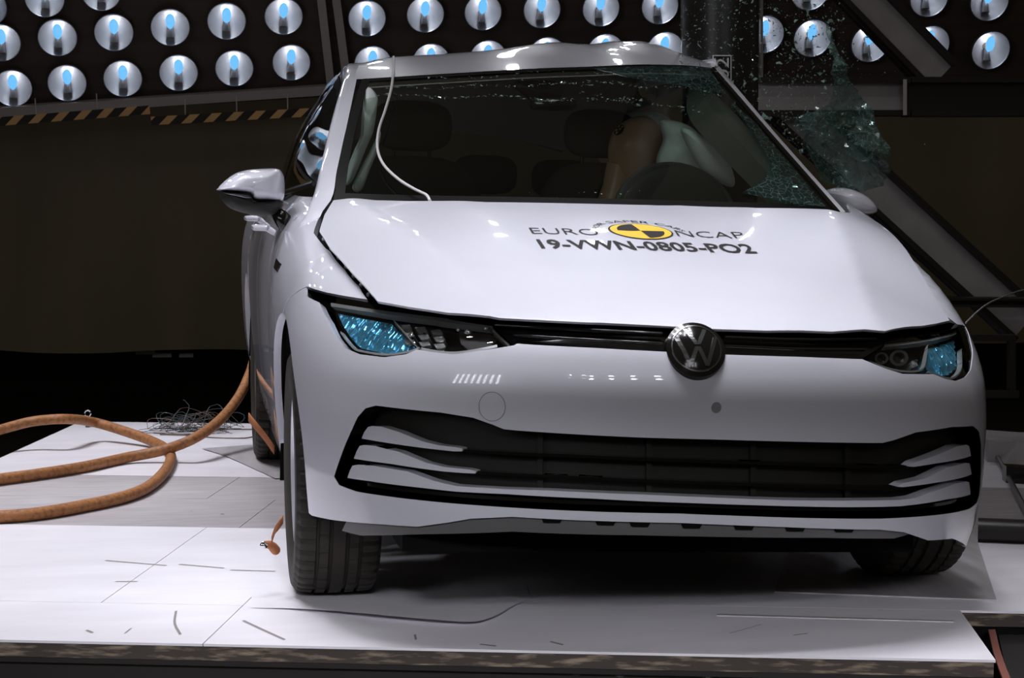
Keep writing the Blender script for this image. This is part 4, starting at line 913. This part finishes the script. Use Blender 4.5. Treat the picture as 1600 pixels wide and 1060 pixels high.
ibeam((1182, 152), (1414, 152), 58, 2.35, 'beam', 'cross_beam', .12)
ibeam((1416, 152), (1700, 152), 58, 2.35, 'darkbeam', 'cross_beam', .12)
MB().hexa([U(1411, 124, 2.27), U(1417, 124, 2.27), U(1417, 180, 2.27), U(1411, 180, 2.27)], [U(1411, 124, 2.33), U(1417, 124, 2.33), U(1417, 180, 2.33), U(1411, 180, 2.33)]).xform(f_inv).build('stiffener', 'rackframe', fr_root)
ibeam((1440, 471.5), (1700, 473), 14, 2.3, 'darkbeam', 'lower_rail', .12, .01)
def sqtube(a, b, Y, t, m='darkbeam'):
    A_, B_ = U(*a, Y), U(*b, Y); d = (B_-A_)/np.linalg.norm(B_-A_); n = np.array([0, -1, 0.]); s = np.cross(d, n)
    q = lambda P: [P+s*t-n*t, P+s*t+n*t, P-s*t+n*t, P-s*t-n*t]; MB().hexa(q(A_), q(B_)).xform(f_inv).build('square_tube', m, fr_root)
sqtube((1480, 528), (1583, 528), 1.9, .012); sqtube((1580, 524), (1580, 622), 1.9, .013); sqtube((1480, 616), (1590, 616), 1.9, .014)
sqtube((1640, 90), (1640, 690), 2.5, .04)

# things on the right of the deck
tb = MB().tube([G(1541, 682, .02), G(1570, 735, .02), G(1612, 815, .02)], .010, 8).build('steel_tube', 'steel', None, True); tag(tb, 'thin bare steel tube lying on the deck at the right edge', 'tube')
rl_ = MB().tube([G(1528, 828, .035), G(1700, 835, .035)], .036, 20).build('roller', 'darkbeam', None, True); tag(rl_, 'dark round steel roller lying beside the left front wheel', 'roller')
a_, b_ = G(1543, 722, 0), G(1640, 730, 0)
bxo = MB().hexa([a_, b_, b_+np.array([.1, .35, 0]), a_+np.array([.1, .35, 0])], [p+np.array([0, 0, .085]) for p in (a_, b_, b_+np.array([.1, .35, 0]), a_+np.array([.1, .35, 0]))]).build('steel_block', 'beam'); tag(bxo, 'low grey steel block standing on the deck below the steel frame', 'block')
a_, b_ = G(1572, 755, 0), G(1640, 760, 0)
bx2 = empty('clamp', tuple((a_+b_)/2)); tag(bx2, 'small black clamp lying on the deck in front of the grey steel block', 'clamp'); ci = Matrix.Translation(bx2.location).inverted()
MB().hexa([a_, b_, b_+np.array([.02, .08, 0]), a_+np.array([.02, .08, 0])], [p+np.array([0, 0, .06]) for p in (a_, b_, b_+np.array([.02, .08, 0]), a_+np.array([.02, .08, 0]))]).xform(ci).build('body', 'black', bx2)
MB().tube([a_+np.array([.03, -.01, .03]), a_+np.array([.12, -.05, .012])], .008, 8).xform(ci).build('lever', 'steel', bx2, True)
rs = [G(1549, 984, -.04), G(1556, 1015, -.04), G(1566, 1045, -.04), G(1578, 1075, -.04)]
ro = MB().grid([[p-np.array([.008, 0, 0]) for p in rs], [p+np.array([.010, 0, 0]) for p in rs]]).grid([[p-np.array([.008, 0, .006]) for p in rs], [p-np.array([.008, 0, 0]) for p in rs]]).build('red_strip', 'red'); tag(ro, 'dull red strip along the right front corner of the deck', 'strip')
lr = MB().hexa([G(1558, 985, -.06), G(1760, 985, -.06), G(1760, 1080, -.06), G(1580, 1080, -.06)], [p-np.array([0, 0, .25]) for p in (G(1558, 985, -.06), G(1760, 985, -.06), G(1760, 1080, -.06), G(1580, 1080, -.06))]).build('side_plate', 'darkbeam'); tag(lr, 'black steel plate beside the right front corner of the white deck', 'plate')

# ------------------------------------------------------------------ cables, straps, wires
def cable(name, pts, r, m, lab, cat, n=90, nn=10, group=None, sides=10):
    o = MB().tube(spline(pts, n), r, sides).build(name, m, None, True, 80); return tag(o, lab, cat, group)
c1 = [G(-60, 757, .022), G(0, 749, .022), G(60, 741, .022), G(130, 730, .022), G(200, 715, .024), G(258, 703, .05), G(300, 687, .09), U(340, 660, 2.75), U(372, 622, 2.95), U(390, 585, 3.1), U(398, 560, 3.2), U(410, 530, 3.35)]
cable('orange_hose', c1, .0205, 'orange', 'long orange sleeved hose rising from the deck to the rear of the car', 'hose', 100, group='orange hoses')
c2 = [U(-40, 683, 2.85), U(0, 672, 2.95), U(50, 659, 3.02), U(100, 655, 3.0), G(150, 661, .08), G(200, 676, .05), G(240, 691, .026), G(262, 704, .021), G(267, 716, .021), G(256, 739, .021), G(228, 763, .021), G(190, 778, .021), G(130, 791, .021), G(60, 803, .021), G(0, 808, .021), G(-60, 810, .021)]
cable('orange_hose', c2, .0205, 'orange', 'orange sleeved hose bent back in a loop on the left of the deck', 'hose', 120, group='orange hoses')
def yw(y): return .25+(318-y)/208*.80
cw = [U(615, 89, 1.42), U(615, 100, 1.28)]+[U(x, y, yw(y)-.03) for x, y in ((614, 118), (611, 140), (602, 172), (592, 203), (590, 233), (600, 258), (625, 282), (650, 297), (665, 304))]+[U(672, 314, .20)]
cable('white_cable', cw, .0042, 'cable', 'thin white cable hanging from the roof across the windscreen to the bonnet', 'cable', 70, sides=8)
aw = [to_world(cast(1509, 505, shell_f)), U(1524, 490, -.2), U(1545, 474, .1), U(1570, 463, .3), U(1600, 453, .5), U(1640, 447, .6)]
cable('grey_wire', aw, .0022, 'rim', 'thin grey wire sticking out sideways from the left headlight corner', 'wire', 40, sides=6)
tw = empty('wire_tangle', tuple(G(295, 678))); tag(tw, 'loose tangle of thin dark wires on the deck behind the orange hoses', 'wires'); ti = Matrix.Translation(tw.location).inverted()
for k in range(26):
    c = G(265+rng.rand()*70, 672+rng.rand()*8, 0); P_ = []; ph = rng.rand()*6; r = .03+.11*rng.rand(); zz = .006+.12*rng.rand()**1.6
    for t in np.linspace(0, 2*PI*(.7+.7*rng.rand()), 26): P_.append(c+np.array([r*1.2*math.cos(t+ph)+.02*math.sin(3*t), r*.8*math.sin(t+ph), max(.004, zz*(.6+.4*math.sin(2*t+ph)))]))
    MB().tube(P_, .0012, 5).xform(ti).build('wire', 'wire' if k % 3 else 'wire2', tw, True)
for pts in ([(285, 668, .03), (290, 650, .12), (296, 635, .17), (290, 627, .19), (286, 625, .19)], [(318, 660, .06), (328, 635, .17), (340, 632, .18), (350, 642, .13)]): MB().tube(spline([G(x, y, z) for x, y, z in pts], 16), .0012, 5).xform(ti).build('wire', 'wire', tw, True)
for pts in ([(240, 677), (270, 679), (300, 679), (340, 672), (400, 671)], [(250, 679), (300, 681), (330, 684), (380, 685), (395, 683)]): MB().tube(spline([G(x, y, .004) for x, y in pts], 20), .0026, 5).xform(ti).build('wire', 'wire2', tw, True)
# strap and tag at the front wheel, strap over the rear tyre
st = empty('orange_strap', tuple(U(424, 858, -.03))); tag(st, 'short orange strap tied through the front wheel, its frayed end sticking out', 'strap', 'orange straps'); si = Matrix.Translation(st.location).inverted()
def band(pts, wd, m, name, par, inv, th=.003):
    P_ = spline(pts, 14); a = [p+np.array([0, -wd*.25, wd/2]) for p in P_]; b = [p-np.array([0, -wd*.25, wd/2]) for p in P_]
    o = MB().grid([a, b]).xform(inv).build(name, m, par, True); md = o.modifiers.new('thick', 'SOLIDIFY'); md.thickness = th; return o
band([U(441, 812, -.06), U(434, 822, -.08), U(428, 833, -.07), U(424, 845, -.06)], .022, 'strap', 'webbing', st, si)
MB().tube(spline([U(432, 862, -.03), U(424, 853, -.05), U(416, 851, -.06), U(411, 853, -.06)], 10), [.011, .013, .013, .013, .012, .011, .011, .010, .010, .007], 10).xform(si).build('knot', 'strap', st, True)
MB().lathe([(0, .004), (.007, .003), (.010, 0), (.007, -.003)], 12).xform(si @ Matrix.Translation(U(412, 853, -.075)) @ Matrix.Rotation(PI/2, 4, 'X')).build('ring', 'chrome', st, True)
st2 = empty('orange_strap', tuple(U(408, 680, 2.3))); tag(st2, 'orange strap running slanting across the rear tyre', 'strap', 'orange straps'); si2 = Matrix.Translation(st2.location).inverted()
band([U(388, 652, 2.36), U(400, 667, 2.29), U(414, 684, 2.27), U(428, 704, 2.25)], .034, 'strap', 'webbing', st2, si2)
eb_ = empty('eye_bolt', tuple(G(137, 668))); tag(eb_, 'small shiny eye bolt standing on the rear edge of the deck', 'bolt')
MB().lathe([(.010, .0), (.010, .03), (.005, .032), (.005, .05)], 12).build('shank', 'bolt', eb_, True)
MB().tube([(0.013*math.cos(t), 0, .062+.014*math.sin(t)) for t in np.linspace(0, 2*PI, 20)], .004, 6, False).build('eye', 'chrome', eb_, True)
for k, (x0, x1, y) in enumerate(((212, 242, 551.5), (238, 268, 556), (280, 302, 556))):  # pale bars stand in for faint reflections below the curtain
    a_, b_ = U(x0, y, 7.35), U(x1, y, 7.35); o = MB().box(a_[0], b_[0], 7.33, 7.4, a_[2]-.010, a_[2]+.012).build('pale_glint', 'rackframe'); tag(o, 'pale bar added for a faint reflection in the dark under the curtain, %s of three' % ('leftmost', 'middle', 'rightmost')[k], 'reflection bar', 'pale reflection bars under the curtain')

# ------------------------------------------------------------------ broken side window: crazed sheet and flying crumbs
shp = [(1293, 32), (1299, 52), (1305, 78), (1318, 96), (1326, 125), (1345, 150), (1362, 172), (1372, 200), (1388, 232), (1390, 262), (1378, 290), (1352, 300), (1330, 296), (1305, 292), (1282, 282), (1276, 262), (1262, 238), (1254, 205), (1243, 190), (1262, 178), (1282, 172), (1296, 160), (1303, 138), (1300, 112), (1302, 92), (1294, 60)]
P = np.array(shp, float); lo, hi = P.min(0), P.max(0); step = 8.5
gq = np.stack(np.meshgrid(np.arange(lo[0], hi[0], step), np.arange(lo[1], hi[1], step)), -1).reshape(-1, 2); gq += rng.normal(0, 2.4, gq.shape); gq = gq[inside(gq, P)]
Pe = resample(P, 9); Pe = Pe+rng.normal(0, 1.3, Pe.shape); n = len(Pe)
vo, _, fo, *_r = delaunay_2d_cdt([Vector(p) for p in Pe]+[Vector(p) for p in gq], [(i, (i+1) % n) for i in range(n)], [], 0, 1e-6)
A = np.array([(q[0], q[1]) for q in vo]); T = [f for f in fo if inside(A[list(f[:3])].mean(0)[None], Pe)[0]]
Yf = lambda x, y: 1.02+.07*math.sin(x*.055+y*.02)+.05*math.sin(y*.06-x*.03)+rng.normal(0, .012)
sheet = obj('shattered_window', [U(a, b, Yf(a, b)) for a, b in A], T, 'crazed2'); tag(sheet, 'crumpled sheet of shattered green side window bulging out beside the pole', 'broken glass')
md = sheet.modifiers.new('thick', 'SOLIDIFY'); md.thickness = .004
bits = MB()
for k in range(2800):
    z = rng.rand()
    if z < .45: x = 1062+rng.rand()**1.1*260; y = -10+rng.rand()*190
    elif z < .8: x = 1185+rng.rand()*150; y = 180+rng.rand()*130; 
    else: x = rng.normal(1285, 45); y = rng.normal(170, 75)
    if y > 200 and x < 1195+(y-180)*.92: continue
    c = U(x, y, .95+.5*rng.rand() if x > 1195 else 1.0+.2*rng.rand()); s = .0013+.0042*rng.rand()**4; q = rng.normal(0, 1, (4, 3))*s
    bits.add(c+q, [(0, 1, 2), (0, 3, 1), (0, 2, 3), (1, 3, 2)])
fb = bits.build('glass_crumbs', 'shard'); tag(fb, 'cloud of small green glass crumbs flying around the pole and broken window', 'glass crumbs', None, 'stuff')
for k, (x, y, s) in enumerate(((1243, 32, .010), (1218, 100, .013), (1297, 34, .012), (1180, 183, .008), (1253, 236, .010), (1318, 285, .011), (1310, 98, .016))):
    c = U(x, y, 1.0); q = rng.normal(0, 1, (7, 3)); q = q/np.linalg.norm(q, axis=1)[:, None]*s*np.array([1, .6, .8])
    bm = bmesh.new(); [bm.verts.new(tuple(p)) for p in q]; bmesh.ops.convex_hull(bm, input=bm.verts[:]); me = bpy.data.meshes.new('glass_shard'); bm.to_mesh(me); bm.free(); me.materials.append(M['shard'])
    o = bpy.data.objects.new('glass_shard', me); COL.objects.link(o); o.location = tuple(c)
    tag(o, 'larger bright glass shard flying in the air, %s from the top of the picture' % ['highest', 'fourth', 'second', 'fifth', 'sixth', 'lowest', 'third'][k], 'shard', 'flying glass shards')
